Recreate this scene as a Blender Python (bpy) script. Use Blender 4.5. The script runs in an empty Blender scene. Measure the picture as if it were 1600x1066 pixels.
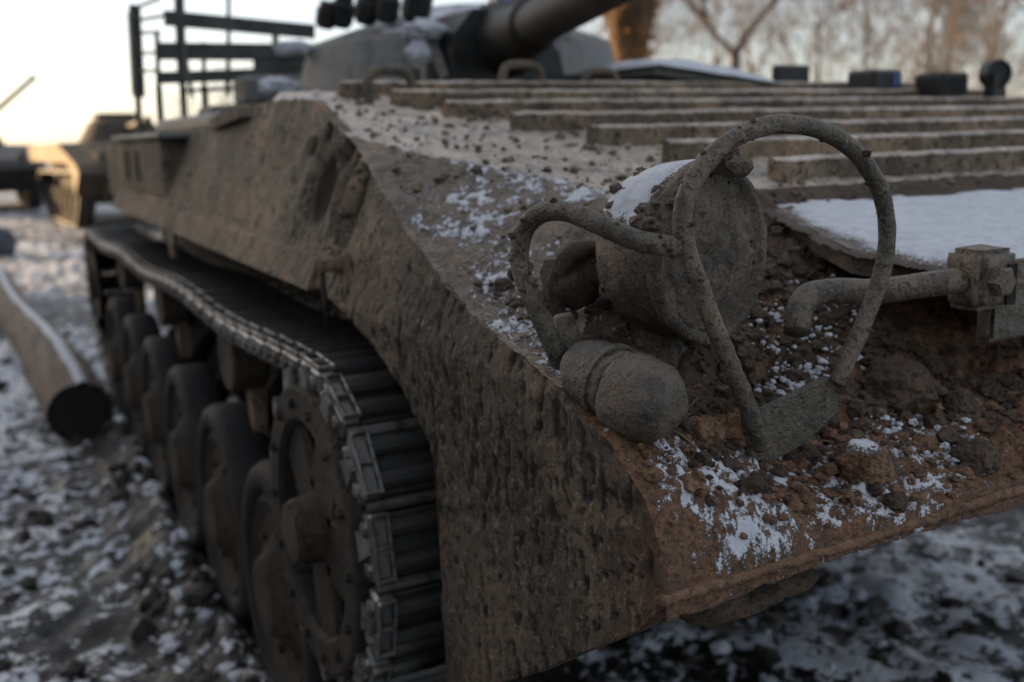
import bpy, bmesh, math, random
import numpy as np
from mathutils import Vector, Matrix

random.seed(7)
rng = np.random.default_rng(11)
SC = bpy.context.scene
COL = SC.collection

# ------------------------------------------------------------------ camera
IW, IH = 1600.0, 1066.0
VX = (3918.0, 136.0)      # where the vehicle's cross lines meet
VY = (-40.0, 231.0)       # where its long lines meet
FPX = math.sqrt(-((VX[0]-IW/2)*(VY[0]-IW/2)+(VX[1]-IH/2)*(VY[1]-IH/2)))
def _ray(x, y):
    v = np.array([x-IW/2, -(y-IH/2), -FPX]); return v/np.linalg.norm(v)
_ex, _ey = _ray(*VX), _ray(*VY)
RM = np.array([_ex, _ey, np.cross(_ex, _ey)])
CAM = np.array([0.0, 0.0, 1.49])
cam_d = bpy.data.cameras.new('camera'); cam = bpy.data.objects.new('camera', cam_d); COL.objects.link(cam)
cam.matrix_world = Matrix([list(RM[0])+[CAM[0]], list(RM[1])+[CAM[1]], list(RM[2])+[CAM[2]], [0, 0, 0, 1]])
cam_d.sensor_width = 36.0; cam_d.lens = FPX/IW*36.0
cam_d.clip_start = 0.02; cam_d.clip_end = 3000
cam_d.dof.use_dof = True; cam_d.dof.focus_distance = 1.17; cam_d.dof.aperture_fstop = 3.2
SC.camera = cam

def at(x, y, d):                       # a point of the place seen at pixel x, y, d metres deep
    v = _ray(x, y); v = v/-v[2]*d; return CAM+RM@v
def onX(x, y, X): v = RM@_ray(x, y); return CAM+v*((X-CAM[0])/v[0])
def onY(x, y, Y): v = RM@_ray(x, y); return CAM+v*((Y-CAM[1])/v[1])
def onZ(x, y, Z): v = RM@_ray(x, y); return CAM+v*((Z-CAM[2])/v[2])

# ------------------------------------------------------------------ sky, sun, exposure
SUN_EL = math.radians(10)
SUN_AZ = math.radians(-37.0)           # measured from +Y towards +X
sun_dir = Vector((math.sin(SUN_AZ)*math.cos(SUN_EL), math.cos(SUN_AZ)*math.cos(SUN_EL), math.sin(SUN_EL)))
world = bpy.data.worlds.new('World'); SC.world = world; world.use_nodes = True
wn = world.node_tree.nodes; wl = world.node_tree.links
for n in list(wn): wn.remove(n)
sky = wn.new('ShaderNodeTexSky'); sky.sky_type = 'NISHITA'; sky.sun_disc = False
sky.sun_elevation = SUN_EL; sky.sun_rotation = SUN_AZ
sky.air_density = 0.7; sky.dust_density = 1.6; sky.ozone_density = 1.0; sky.altitude = 100
veil = wn.new('ShaderNodeMixRGB'); veil.blend_type = 'MIX'; veil.inputs[0].default_value = 0.32
veil.inputs[2].default_value = (6.6, 6.45, 6.3, 1)          # thin even overcast in front of the blue
bg = wn.new('ShaderNodeBackground'); bg.inputs[1].default_value = 0.135
wo = wn.new('ShaderNodeOutputWorld')
wl.new(sky.outputs[0], veil.inputs[1]); wl.new(veil.outputs[0], bg.inputs[0]); wl.new(bg.outputs[0], wo.inputs[0])
sl = bpy.data.lights.new('sun', 'SUN'); sl.energy = 5.0; sl.angle = math.radians(0.5); sl.color = (1.0, 0.66, 0.34)
so = bpy.data.objects.new('sun', sl); COL.objects.link(so); so.location = (-20, 30, 15)
so.rotation_euler = sun_dir.to_track_quat('Z', 'Y').to_euler()
SC.view_settings.view_transform = 'Standard'; SC.view_settings.look = 'None'
SC.view_settings.gamma = 1.0; SC.view_settings.exposure = 0.82; SC.view_settings.use_curve_mapping = False
SC.cycles.use_denoising = True
SC.cycles.max_bounces = 6; SC.cycles.transparent_max_bounces = 6

# ------------------------------------------------------------------ noise in numpy
class Noise:
    def __init__(s, seed):
        r = np.random.default_rng(seed); p = r.permutation(256); s.p = np.concatenate([p, p, p]).astype(np.int64)
        g = r.normal(size=(256, 3)); s.g = g/np.linalg.norm(g, axis=1)[:, None]
    def __call__(s, P):
        P = np.asarray(P, float); I = np.floor(P).astype(np.int64); F = P-I; I &= 255
        u = F*F*F*(F*(F*6-15)+10); out = 0
        for dx in (0, 1):
            for dy in (0, 1):
                for dz in (0, 1):
                    h = s.p[s.p[s.p[(I[..., 0]+dx) & 255]+((I[..., 1]+dy) & 255)]+((I[..., 2]+dz) & 255)]
                    gr = s.g[h]; d = F-np.array([dx, dy, dz])
                    wgt = (u[..., 0] if dx else 1-u[..., 0])*(u[..., 1] if dy else 1-u[..., 1])*(u[..., 2] if dz else 1-u[..., 2])
                    out = out+wgt*(gr*d).sum(-1)
        return out*1.6
NZ = [Noise(i) for i in range(6)]
def fbm(P, f=1.0, o=4, k=0, gain=.5):
    P = np.asarray(P, float); a, s, t = 1.0, 0, 0
    for i in range(o):
        s = s+a*NZ[k](P*f+17.3*i); t += a; a *= gain; f *= 2.03
    return s/t
def xyz(X, Y, Z=0.0): return np.stack(np.broadcast_arrays(np.asarray(X, float), np.asarray(Y, float), np.asarray(Z, float)), -1)
def sst(a, b, x): t = np.clip((x-a)/(b-a), 0, 1); return t*t*(3-2*t)

# ------------------------------------------------------------------ mesh helpers
def mesh(name, V, F, smooth=False, attrs=None):
    m = bpy.data.meshes.new(name)
    m.from_pydata([tuple(map(float, v)) for v in V], [], [tuple(map(int, f)) for f in F])
    m.update()
    if smooth: m.polygons.foreach_set('use_smooth', [True]*len(m.polygons))
    if attrs:
        for k, a in attrs.items():
            at_ = m.attributes.new(k, 'FLOAT', 'POINT'); at_.data.foreach_set('value', np.asarray(a, np.float32).ravel())
    return m
WORLD = {}
def add(name, m, mat, parent=None, loc=(0, 0, 0)):
    """link a mesh; loc is where its origin stands in its thing's frame"""
    o = bpy.data.objects.new(name, m); COL.objects.link(o)
    if mat is not None and m is not None and len(m.materials) == 0: m.materials.append(mat)
    loc = np.asarray(loc, float)
    if parent is not None:
        o.parent = parent; o.location = loc-WORLD[parent.name]
    else: o.location = loc
    WORLD[o.name] = loc
    return o
def thing(name, label, cat, loc=(0, 0, 0), rotz=0, group=None):
    o = bpy.data.objects.new(name, None); COL.objects.link(o); o.location = loc; o.rotation_euler = (0, 0, rotz)
    o.empty_display_size = .1
    WORLD[o.name] = np.asarray(loc, float)
    return tag(o, label, cat, group)
def tag(o, label=None, cat=None, group=None, kind=None):
    if label: o['label'] = label
    if cat: o['category'] = cat
    if group: o['group'] = group
    if kind: o['kind'] = kind
    return o

class MB:
    def __init__(s): s.V = []; s.F = []
    def raw(s, V, F):
        b = len(s.V); s.V += [tuple(v) for v in V]; s.F += [tuple(i+b for i in f) for f in F]; return s
    def box(s, lo, hi, bev=0.0, M=None):
        lo = np.array(lo, float); hi = np.array(hi, float)
        if bev <= 0:
            V = [(x, y, z) for x in (lo[0], hi[0]) for y in (lo[1], hi[1]) for z in (lo[2], hi[2])]
            F = [(0, 1, 3, 2), (4, 6, 7, 5), (0, 4, 5, 1), (2, 3, 7, 6), (0, 2, 6, 4), (1, 5, 7, 3)]
        else:
            bm = bmesh.new(); bmesh.ops.create_cube(bm, size=1)
            for v in bm.verts: v.co = Vector((lo+hi)/2)+Vector(np.array(v.co)*(hi-lo))
            bmesh.ops.bevel(bm, geom=bm.edges[:], offset=bev, segments=1, affect='EDGES')
            V = [tuple(v.co) for v in bm.verts]; F = [tuple(v.index for v in f.verts) for f in bm.faces]; bm.free()
        if M is not None: V = [tuple(M@Vector(v)) for v in V]
        return s.raw(V, F)
    def rbox(s, lo, hi, bev=.006, cuts=4, amp=.003, f=40, k=1):
        lo = np.array(lo, float); hi = np.array(hi, float); bm = bmesh.new(); bmesh.ops.create_cube(bm, size=1)
        for v in bm.verts: v.co = Vector((lo+hi)/2)+Vector(np.array(v.co)*(hi-lo))
        bmesh.ops.bevel(bm, geom=bm.edges[:], offset=bev, segments=2, affect='EDGES')
        bmesh.ops.subdivide_edges(bm, edges=bm.edges[:], cuts=cuts, use_grid_fill=True); bm.normal_update()
        V = np.array([v.co for v in bm.verts]); Nn = np.array([v.normal for v in bm.verts]); F = [tuple(v.index for v in f_.verts) for f_ in bm.faces]; bm.free()
        V = V+Nn*(amp*fbm(V, f, 4, k))[:, None]; return s.raw(V, F)
    def tube(s, pts, r, n=10, cap=True, up=None):
        pts = np.array(pts, float); r = np.broadcast_to(np.array(r, float), (len(pts),))
        T = np.gradient(pts, axis=0); T /= np.linalg.norm(T, axis=1)[:, None]+1e-9
        a = np.array([0, 0, 1.]) if up is None else np.array(up, float)
        if abs(T[0]@a) > .9: a = np.array([1., 0, 0])
        N = a-T[0]*(a@T[0]); N /= np.linalg.norm(N); V = []; F = []
        th = np.arange(n)/n*2*np.pi
        for i in range(len(pts)):
            N = N-T[i]*(N@T[i]); N /= np.linalg.norm(N)+1e-9; B = np.cross(T[i], N)
            V += [tuple(pts[i]+r[i]*(math.cos(t)*N+math.sin(t)*B)) for t in th]
        for i in range(len(pts)-1):
            for j in range(n):
                F.append((i*n+j, i*n+(j+1) % n, (i+1)*n+(j+1) % n, (i+1)*n+j))
        if cap: F += [tuple(range(n))[::-1], tuple(range((len(pts)-1)*n, len(pts)*n))]
        return s.raw(V, F)
    def lathe(s, prof, c=(0, 0, 0), axis=(0, 0, 1), n=24, cap=True, up=None):
        """prof: list of (distance along axis, radius)"""
        c = np.array(c, float); a = np.array(axis, float); a /= np.linalg.norm(a)
        u = np.array([0, 0, 1.]) if abs(a[2]) < .9 else np.array([1., 0, 0])
        e = np.cross(u, a); e /= np.linalg.norm(e); g = np.cross(a, e); V = []; F = []
        for h, r in prof:
            V += [tuple(c+a*h+r*(math.cos(t)*e+math.sin(t)*g)) for t in np.arange(n)/n*2*np.pi]
        for i in range(len(prof)-1):
            for j in range(n): F.append((i*n+j, i*n+(j+1) % n, (i+1)*n+(j+1) % n, (i+1)*n+j))
        if cap: F += [tuple(range(n))[::-1], tuple(range((len(prof)-1)*n, len(prof)*n))]
        return s.raw(V, F)
    def prism(s, poly, lo, hi, axis=0):
        """poly in the two other axes, extruded along axis"""
        n = len(poly); V = []
        for h in (lo, hi):
            for p in poly:
                q = [p[0], p[1]]; q.insert(axis, h); V.append(tuple(q))
        F = [tuple(range(n)), tuple(range(2*n-1, n-1, -1))]+[(i, i+n, (i+1) % n+n, (i+1) % n) for i in range(n)]
        return s.raw(V, F)
    def build(s, name, mat, parent=None, loc=(0, 0, 0), smooth=False, rough=0.0, rf=30, k=1):
        V = np.array(s.V, float)
        m = mesh(name, V, s.F, smooth)
        bm = bmesh.new(); bm.from_mesh(m); bmesh.ops.recalc_face_normals(bm, faces=bm.faces); bm.to_mesh(m); bm.free()
        if rough:
            nn = np.zeros(len(V)*3); m.vertices.foreach_get('normal', nn); nn = nn.reshape(-1, 3)
            V = V+nn*(fbm(V, rf, 3, k)*rough)[:, None]; m.vertices.foreach_set('co', V.ravel()); m.update()
        return add(name, m, mat, parent, loc)
def grid_faces(R, Cn, keep=None):
    i = np.arange(R-1)[:, None]*Cn+np.arange(Cn-1)[None, :]
    F = np.stack([i, i+1, i+Cn+1, i+Cn], -1)
    return F.reshape(-1, 4) if keep is None else F[keep]
def compact(V, F):
    u, inv = np.unique(F, return_inverse=True); return V[u], inv.reshape(F.shape), u
def spline(pts, per=6):
    P = np.array(pts, float); P = np.vstack([2*P[0]-P[1], P, 2*P[-1]-P[-2]]); out = []
    for i in range(1, len(P)-2):
        for t in np.arange(per)/per:
            a, b, c, d = P[i-1], P[i], P[i+1], P[i+2]
            out.append(.5*((2*b)+(c-a)*t+(2*a-5*b+4*c-d)*t*t+(3*b-a-3*c+d)*t**3))
    out.append(P[-2]); return np.array(out)

# ------------------------------------------------------------------ materials
def new_mat(name):
    m = bpy.data.materials.new(name); m.use_nodes = True; nt = m.node_tree
    for n in list(nt.nodes): nt.nodes.remove(n)
    o = nt.nodes.new('ShaderNodeOutputMaterial'); b = nt.nodes.new('ShaderNodeBsdfPrincipled')
    nt.links.new(b.outputs[0], o.inputs[0])
    return m, nt, b
def N(nt, t, **kw):
    n = nt.nodes.new(t)
    for k, v in kw.items():
        if k.startswith('i_'): n.inputs[k[2:].replace('_', ' ')].default_value = v
        else: setattr(n, k, v)
    return n
def noise(nt, vec, scale, detail=4, rough=.55, dist=0.0):
    n = N(nt, 'ShaderNodeTexNoise'); n.inputs['Scale'].default_value = scale; n.inputs['Detail'].default_value = detail
    n.inputs['Roughness'].default_value = rough; n.inputs['Distortion'].default_value = dist
    nt.links.new(vec, n.inputs['Vector']); return n.outputs[0]
def ramp(nt, f, a, b, lo=0.0, hi=1.0):
    n = N(nt, 'ShaderNodeMapRange'); n.interpolation_type = 'SMOOTHSTEP'
    nt.links.new(f, n.inputs[0]); n.inputs[1].default_value = a; n.inputs[2].default_value = b
    n.inputs[3].default_value = lo; n.inputs[4].default_value = hi; return n.outputs[0]
def mix(nt, f, a, b):
    n = N(nt, 'ShaderNodeMixRGB')
    for i, v in enumerate((f, a, b)):
        if hasattr(v, 'node'): nt.links.new(v, n.inputs[i])
        else: n.inputs[i].default_value = v if i == 0 else (*v, 1)
    return n.outputs[0]
def math_(nt, op, a, b):
    n = N(nt, 'ShaderNodeMath', operation=op)
    for i, v in enumerate((a, b)):
        if hasattr(v, 'node'): nt.links.new(v, n.inputs[i])
        else: n.inputs[i].default_value = v
    return n.outputs[0]
def coords(nt, scale=None):
    t = N(nt, 'ShaderNodeTexCoord').outputs['Object']
    if scale:
        m = N(nt, 'ShaderNodeMapping'); m.inputs['Scale'].default_value = scale; nt.links.new(t, m.inputs[0]); return m.outputs[0]
    return t
def bump(nt, b, h, strength=.5, dist=.005, prev=None):
    n = N(nt, 'ShaderNodeBump'); n.inputs['Strength'].default_value = strength; n.inputs['Distance'].default_value = dist
    nt.links.new(h, n.inputs['Height'])
    if prev: nt.links.new(prev, n.inputs['Normal'])
    nt.links.new(n.outputs[0], b.inputs['Normal']); return n.outputs[0]
def attr(nt, name):
    a = N(nt, 'ShaderNodeAttribute'); a.attribute_name = name; return a.outputs['Fac']

def muddy(name, paint, tan, dark, wet_shade=.0, spots=1.0, sc=1.0, soil=(.20, .11, .062), rough=.85, spec=.3):
    """armour paint under dried mud with darker flakes, runs and patches of red soil"""
    m, nt, b = new_mat(name); c = coords(nt)
    n1 = noise(nt, c, 2.6*sc, 8, .6); n2 = noise(nt, c, 11*sc, 6, .6); n3 = noise(nt, c, 48*sc, 4, .6, .6)
    st = noise(nt, coords(nt, (9*sc, 9*sc, 2.2*sc)), 2.2, 5, .6); n4 = noise(nt, c, 170*sc, 3, .6)
    col = mix(nt, ramp(nt, n1, .42, .62), paint, tan)
    col = mix(nt, ramp(nt, st, .5, .64, 0, .5), col, tuple(x*.42 for x in tan))
    rn = noise(nt, coords(nt, (24*sc, 24*sc, 6*sc)), 1.0, 4, .6); col = mix(nt, ramp(nt, rn, .54, .66, 0, .35), col, tuple(min(1, x*1.15) for x in tan))
    col = mix(nt, ramp(nt, n2, .50, .62, 0, .6), col, dark)
    s = ramp(nt, n3, .55, .61, 0, .85*spots); col = mix(nt, s, col, dark)
    col = mix(nt, ramp(nt, n4, .45, .75, 0, .35), col, tuple(min(1, x*1.5) for x in tan))
    a = attr(nt, 'soil'); sf = ramp(nt, math_(nt, 'ADD', a, math_(nt, 'MULTIPLY', math_(nt, 'SUBTRACT', n2, .5), 1.2)), .35, .75)
    col = mix(nt, sf, col, mix(nt, ramp(nt, n3, .4, .65), soil, tuple(x*.4 for x in soil)))
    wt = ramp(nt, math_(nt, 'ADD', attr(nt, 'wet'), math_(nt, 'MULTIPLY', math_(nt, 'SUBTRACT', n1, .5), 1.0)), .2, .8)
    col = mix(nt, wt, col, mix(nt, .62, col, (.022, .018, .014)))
    fl = ramp(nt, noise(nt, c, 75*sc, 5, .65, .3),   .56, .64, 0, .32); col = mix(nt, fl, col, tuple(min(1, x*1.35) for x in tan))
    fd = ramp(nt, noise(nt, c, 95*sc, 4, .6, .3), .58, .63, 0, .65*spots); col = mix(nt, fd, col, dark)
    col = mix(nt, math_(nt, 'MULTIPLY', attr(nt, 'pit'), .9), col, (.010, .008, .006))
    nt.links.new(col, b.inputs['Base Color'])
    nt.links.new(ramp(nt, n2, .3, .7, rough+.08, rough-.12-wet_shade), b.inputs['Roughness'])
    b.inputs['Specular IOR Level'].default_value = spec
    p = bump(nt, b, n4, .5, .002); p = bump(nt, b, n3, .8, .006, p); bump(nt, b, n2, .5, .01, p)
    return m
TAN = (.25, .178, .12); OLV = (.092, .078, .055); DRK = (.014, .011, .008)
M = {}
M['hull'] = muddy('muddy_armour', OLV, TAN, DRK)
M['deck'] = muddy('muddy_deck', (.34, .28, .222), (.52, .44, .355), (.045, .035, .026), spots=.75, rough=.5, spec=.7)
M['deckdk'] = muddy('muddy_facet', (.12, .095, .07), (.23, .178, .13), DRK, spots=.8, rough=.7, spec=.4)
M['rail'] = muddy('muddy_tube', (.066, .06, .042), (.17, .128, .09), (.016, .013, .010), sc=2.4, rough=.56, spec=.5)
M['lamp'] = muddy('muddy_lamp', (.062, .052, .038), (.19, .142, .10), (.014, .011, .009), sc=2.6, spots=.8, rough=.75, spec=.4)
M['horn'] = muddy('dark_muddy_cap', (.05, .045, .034), (.125, .095, .068), (.014, .011, .009), sc=2.2, spots=.7, rough=.6, spec=.5)
M['mudwet'] = muddy('brown_mud', (.058, .041, .029), (.115, .08, .055), (.022, .016, .013), sc=3, soil=(.19, .10, .055))
M['turret'] = muddy('grey_green_paint', (.12, .125, .12), (.15, .148, .138), (.06, .062, .058), spots=.3, rough=.6, spec=.45)
M['dark'] = muddy('dark_hull', (.012, .011, .009), (.02, .016, .012), (.006, .005, .004))
M['afv'] = muddy('dirty_green_armour', (.05, .046, .036), (.095, .075, .055), (.02, .017, .013))
M['clod'] = muddy('frozen_mud', (.022, .018, .015), (.042, .034, .028), (.012, .010, .009), sc=2, rough=.6, spec=.4)
M['wheel'] = muddy('muddy_wheel', (.016, .015, .013), (.055, .039, .026), (.008, .007, .006))
M['blade'] = muddy('red_brown_clod', (.16, .09, .052), (.22, .13, .08), (.06, .036, .024), sc=3, soil=(.20, .105, .058))

def metal(name, col, rough, mud, worn=.6):
    m, nt, b = new_mat(name); c = coords(nt); n1 = noise(nt, c, 30, 6, .65); n2 = noise(nt, c, 160, 4, .6); n0 = noise(nt, c, 9, 3)
    g = N(nt, 'ShaderNodeNewGeometry'); ri = N(nt, 'ShaderNodeObjectInfo').outputs['Random']
    f = ramp(nt, math_(nt, 'ADD', n1, math_(nt, 'MULTIPLY', math_(nt, 'SUBTRACT', ri, .5), .16)), .40, .62)
    nt.links.new(mix(nt, f, col, mud), b.inputs['Base Color'])
    nt.links.new(ramp(nt, n1, .40, .64, worn, .05), b.inputs['Metallic'])
    nt.links.new(ramp(nt, n1, .38, .66, rough, .75), b.inputs['Roughness'])
    bump(nt, b, n2, .4, .0015); return m
M['track'] = metal('worn_track_steel', (.20, .192, .182), .30, (.05, .041, .033), .8)
M['steel'] = metal('dark_steel', (.045, .044, .043), .42, (.03, .026, .021), .4)
def simple(name, col, rough=.8, sc=12, var=.35, spec=.3, bs=.4, bd=.004):
    m, nt, b = new_mat(name); c = coords(nt); n1 = noise(nt, c, sc, 6, .6); n2 = noise(nt, c, sc*6, 4, .6)
    col2 = tuple(x*(1-var) for x in col); col3 = tuple(min(1, x*(1+var)) for x in col)
    nt.links.new(mix(nt, ramp(nt, n1, .35, .65), col2, col3), b.inputs['Base Color'])
    b.inputs['Roughness'].default_value = rough; b.inputs['Specular IOR Level'].default_value = spec
    p = bump(nt, b, n2, bs, bd); bump(nt, b, n1, bs, bd*3, p); return m
M['rubber'] = simple('dusty_rubber', (.016, .0155, .015), .75, 9, .4)
M['cage'] = simple('cage_steel', (.05, .05, .045), .6, 9, .3)
M['black'] = simple('black_steel', (.018, .018, .018), .5, 12, .3)
M['gun'] = simple('gun_paint', (.022, .023, .021), .6, 5, .3)
M['shed'] = simple('grey_render', (.3, .29, .27), .9, 1.2, .2)
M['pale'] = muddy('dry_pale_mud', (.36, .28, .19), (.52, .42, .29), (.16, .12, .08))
M['roof'] = simple('shed_roof', (.1, .09, .085), .8, 1.2, .2)
M['stone'] = simple('dark_stone', (.05, .055, .07), .7, 6, .4)
def glass():
    m, nt, b = new_mat('periscope_glass'); b.inputs['Base Color'].default_value = (.03, .07, .2, 1); b.inputs['Roughness'].default_value = .15  # blue base colour stands in for a reflection in the glass
    return m
M['glass'] = glass()
def snowmat():
    m, nt, b = new_mat('snow'); c = coords(nt); n1 = noise(nt, c, 40, 5, .6); n2 = noise(nt, c, 320, 3, .7); n3 = noise(nt, c, 700, 2, .7)
    col = mix(nt, ramp(nt, n1, .3, .7), (.47, .49, .54), (.58, .595, .63))
    cv = math_(nt, 'ADD', attr(nt, 'cover'), math_(nt, 'MULTIPLY', math_(nt, 'SUBTRACT', n2, .5), 2.2))
    col = mix(nt, ramp(nt, cv, .10, .50), (.075, .055, .042), col); nt.links.new(col, b.inputs['Base Color'])
    b.inputs['Roughness'].default_value = .7; b.inputs['Specular IOR Level'].default_value = .25
    p = bump(nt, b, n3, .6, .0015); p = bump(nt, b, n2, .5, .002, p); bump(nt, b, n1, .5, .008, p); return m
M['snow'] = snowmat()
def groundmat():
    m, nt, b = new_mat('mud_and_snow'); c = coords(nt); a = attr(nt, 'snow')
    n1 = noise(nt, c, 9, 6, .7); n2 = noise(nt, c, 30, 5, .65); n3 = noise(nt, c, 1.1, 4, .5)
    v = math_(nt, 'ADD', a, math_(nt, 'ADD', math_(nt, 'MULTIPLY', math_(nt, 'SUBTRACT', n1, .5), 2.6), math_(nt, 'MULTIPLY', math_(nt, 'SUBTRACT', n2, .5), 1.5)))
    s = ramp(nt, v, .42, .58)
    mud = mix(nt, ramp(nt, n1, .35, .65), (.013, .011, .010), (.035, .029, .025))
    sn = mix(nt, ramp(nt, n3, .4, .6), (.60, .63, .69), (.76, .77, .79))
    nt.links.new(mix(nt, s, mud, sn), b.inputs['Base Color'])
    nt.links.new(math_(nt, 'ADD', ramp(nt, n1, .35, .6, .34, .75), math_(nt, 'MULTIPLY', s, .15)), b.inputs['Roughness'])
    p = bump(nt, b, n2, .6, .01); bump(nt, b, n1, .6, .03, p); return m
M['ground'] = groundmat()
def bark(name, a, bcol, sc=6):
    m, nt, b = new_mat(name); n1 = noise(nt, coords(nt, (sc*2, sc*2, sc*.5)), 2, 7, .65); n2 = noise(nt, coords(nt), sc*.6, 4)
    nt.links.new(mix(nt, ramp(nt, n2, .4, .6, 0, .6), mix(nt, ramp(nt, n1, .38, .62), a, bcol), tuple(x*1.3 for x in bcol)), b.inputs['Base Color'])
    b.inputs['Roughness'].default_value = .9; bump(nt, b, n1, .9, .02); return m
M['bark'] = bark('grey_bark', (.11, .085, .064), (.20, .155, .115))
M['barkdk'] = bark('dark_bark', (.03, .024, .02), (.06, .048, .038))
M['trunk'] = bark('brown_bark', (.02, .012, .007), (.12, .064, .026), 1.6)
def logmat():
    m, nt, b = new_mat('weathered_log'); n1 = noise(nt, coords(nt, (14, 1.2, 14)), 2, 6, .65); n2 = noise(nt, coords(nt), 5, 4)
    nt.links.new(mix(nt, ramp(nt, n2, .45, .65, 0, .5), mix(nt, ramp(nt, n1, .35, .65), (.075, .056, .04), (.20, .155, .115)), (.19, .125, .072)), b.inputs['Base Color'])
    b.inputs['Roughness'].default_value = .85; bump(nt, b, n1, .8, .015); return m
M['log'] = logmat()
def leafmat(name, col):
    m, nt, b = new_mat(name); o = [n for n in nt.nodes if n.type == 'OUTPUT_MATERIAL'][0]
    t = N(nt, 'ShaderNodeBsdfTranslucent'); t.inputs[0].default_value = (*col, 1); x = N(nt, 'ShaderNodeMixShader'); x.inputs[0].default_value = .5
    b.inputs['Base Color'].default_value = (*col, 1); b.inputs['Roughness'].default_value = .8
    nt.links.new(b.outputs[0], x.inputs[1]); nt.links.new(t.outputs[0], x.inputs[2]); nt.links.new(x.outputs[0], o.inputs[0]); return m
M['dry'] = leafmat('dry_leaf', (.34, .17, .05))
M['straw'] = leafmat('dry_straw', (.30, .21, .12))

# ------------------------------------------------------------------ ground
def ground_z(X, Y):
    P = xyz(X, Y); far = 1-sst(14, 45, np.hypot(np.asarray(X)-1, np.asarray(Y)-4))
    z = .05*fbm(P, .55, 3, 0)+far*(.05*fbm(P, 2.6, 4, 1)+.05*fbm(P, 8, 4, 2))
    z = z+far*.05*np.abs(fbm(P, 3.7, 3, 3))*sst(-.1, .3, fbm(P, .7, 2, 4))
    under = np.exp(-((np.asarray(X)-.80)/.22)**4)*(sst(1.2, 2.2, np.asarray(Y))*(1-sst(5.8, 7.5, np.asarray(Y))))   # flat under the track
    Yn = np.asarray(Y, float); Xn = np.asarray(X, float); al = sst(1.3, 2.2, Yn)*(1-sst(6.3, 7.6, Yn))
    berm = np.exp(-((Xn-.50)/.13)**2)*al*(.125+.08*fbm(P, 4, 3, 2)+.04*fbm(P, 13, 3, 1))
    return z*(1-under)-.035*under-.02+berm*(1-under*.6)
def build_ground():
    n = 640
    s = np.linspace(-1, 1, n); g = np.sinh(s*7.4)/np.sinh(7.4)*900
    fine = np.linspace(-1, 1, n)*10
    k = sst(.0, .6, np.abs(s)); x = g*(k)+fine*(1-k); x = np.sort(x)
    X, Y = np.meshgrid(x+1.0, x+5.0); Z = ground_z(X, Y)
    P = xyz(X, Y)
    sn = .33+.5*fbm(P, .8, 3, 5)+.9*(Z+.02)/.09*.42
    sn = sn+.25*np.exp(-(((X+.35)/.65)**2+((Y-3.4)/1.1)**2))+.40*np.exp(-(((X-.0)/.5)**2+((Y-7.4)/1.8)**2))
    sn = sn-.16*np.exp(-(((X-1.9)/1.7)**4+((Y-4.2)/2.2)**4))+.15*sst(12, 25, np.hypot(X, Y))-.55*np.exp(-((X-.46)/.14)**2)*sst(1.3, 2, Y)*(1-sst(6.5, 8, Y))+.22*np.exp(-(((X-2.2)/.9)**2+((Y-2.1)/.8)**2))
    m = mesh('ground', xyz(X, Y, Z).reshape(-1, 3), grid_faces(n, n), True, {'snow': sn})
    tag(add('ground', m, M['ground']), kind='structure')
build_ground()

# ------------------------------------------------------------------ the fighting vehicle in front
V0 = np.array([1.98, 3.7, 0.0])
veh = thing('fighting_vehicle', 'mud-caked tracked infantry fighting vehicle with ribbed bow filling the foreground', 'armoured vehicle', V0)
def part(mb, name, mat, parent=veh, loc=(0, 0, 0), **kw): return mb.build(name, M[mat], parent, loc, **kw)

def zT(Y): return 1.135+.17*Y                              # the ribbed upper bow plate
_sY = [.79, .80, .827, .90, 1.005, 1.152, 1.30, 1.53, 1.653, 1.811, 1.971, 2.10, 2.45, 2.9, 3.68, 5.42]
_sZ = [1.018, 1.061, 1.114, 1.158, 1.192, 1.216, 1.24, 1.303, 1.341, 1.395, 1.455, 1.493, 1.585, 1.60, 1.55, 1.53]
def zs(Y): return np.interp(Y, _sY, _sZ)                   # height of the top edge of the side plate
def xL(z): return .58+.4*np.maximum(0, np.asarray(z)-1.18)  # the side leans in above the flange
_iY = [.79, .85, .96, 1.04, 1.12, 1.25, 1.45]; _iZ = [1.035, 1.055, 1.085, 1.125, 1.18, 1.272, 1.3815]
def zi(Y): return np.where(Y < 1.45, np.interp(Y, _iY, _iZ), zT(Y))
def xc(Y): return np.interp(Y, [.79, 1.45, 1.53, 1.69, 1.895, 2.104, 2.3], [.86, .92, .923, .862, .768, .712, .76])
BLOBS = []
for _ in range(2600):                                       # mud crumbs pressed on the bow
    Y = rng.uniform(.80, 1.42); X = rng.uniform(.62, 1.9)
    w_ = math.exp(-((Y-1.12)/.17)**2)*(1 if X > .8 else .5)
    if rng.random() < .25+.75*w_: BLOBS.append((X, Y, rng.uniform(.005, .012)+.022*w_*rng.random()**2, rng.uniform(.4, .9)))
for _ in range(900):                                        # drier flakes on the upper plate
    BLOBS.append((rng.uniform(.6, 2.2), rng.uniform(1.2, 2.8), rng.uniform(.006, .018), rng.uniform(.2, .45)))
def zdeck(X, Y):
    X = np.asarray(X, float); Y = np.asarray(Y, float)
    xs = xL(zs(Y)); x1 = np.maximum(xc(Y), xs+.02); t = np.clip((X-xs)/(x1-xs), 0, 1)
    t2 = np.where(Y < 1.35, t*t*(3-2*t), t)
    return zs(Y)*(1-t2)+zi(Y)*t2
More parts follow.
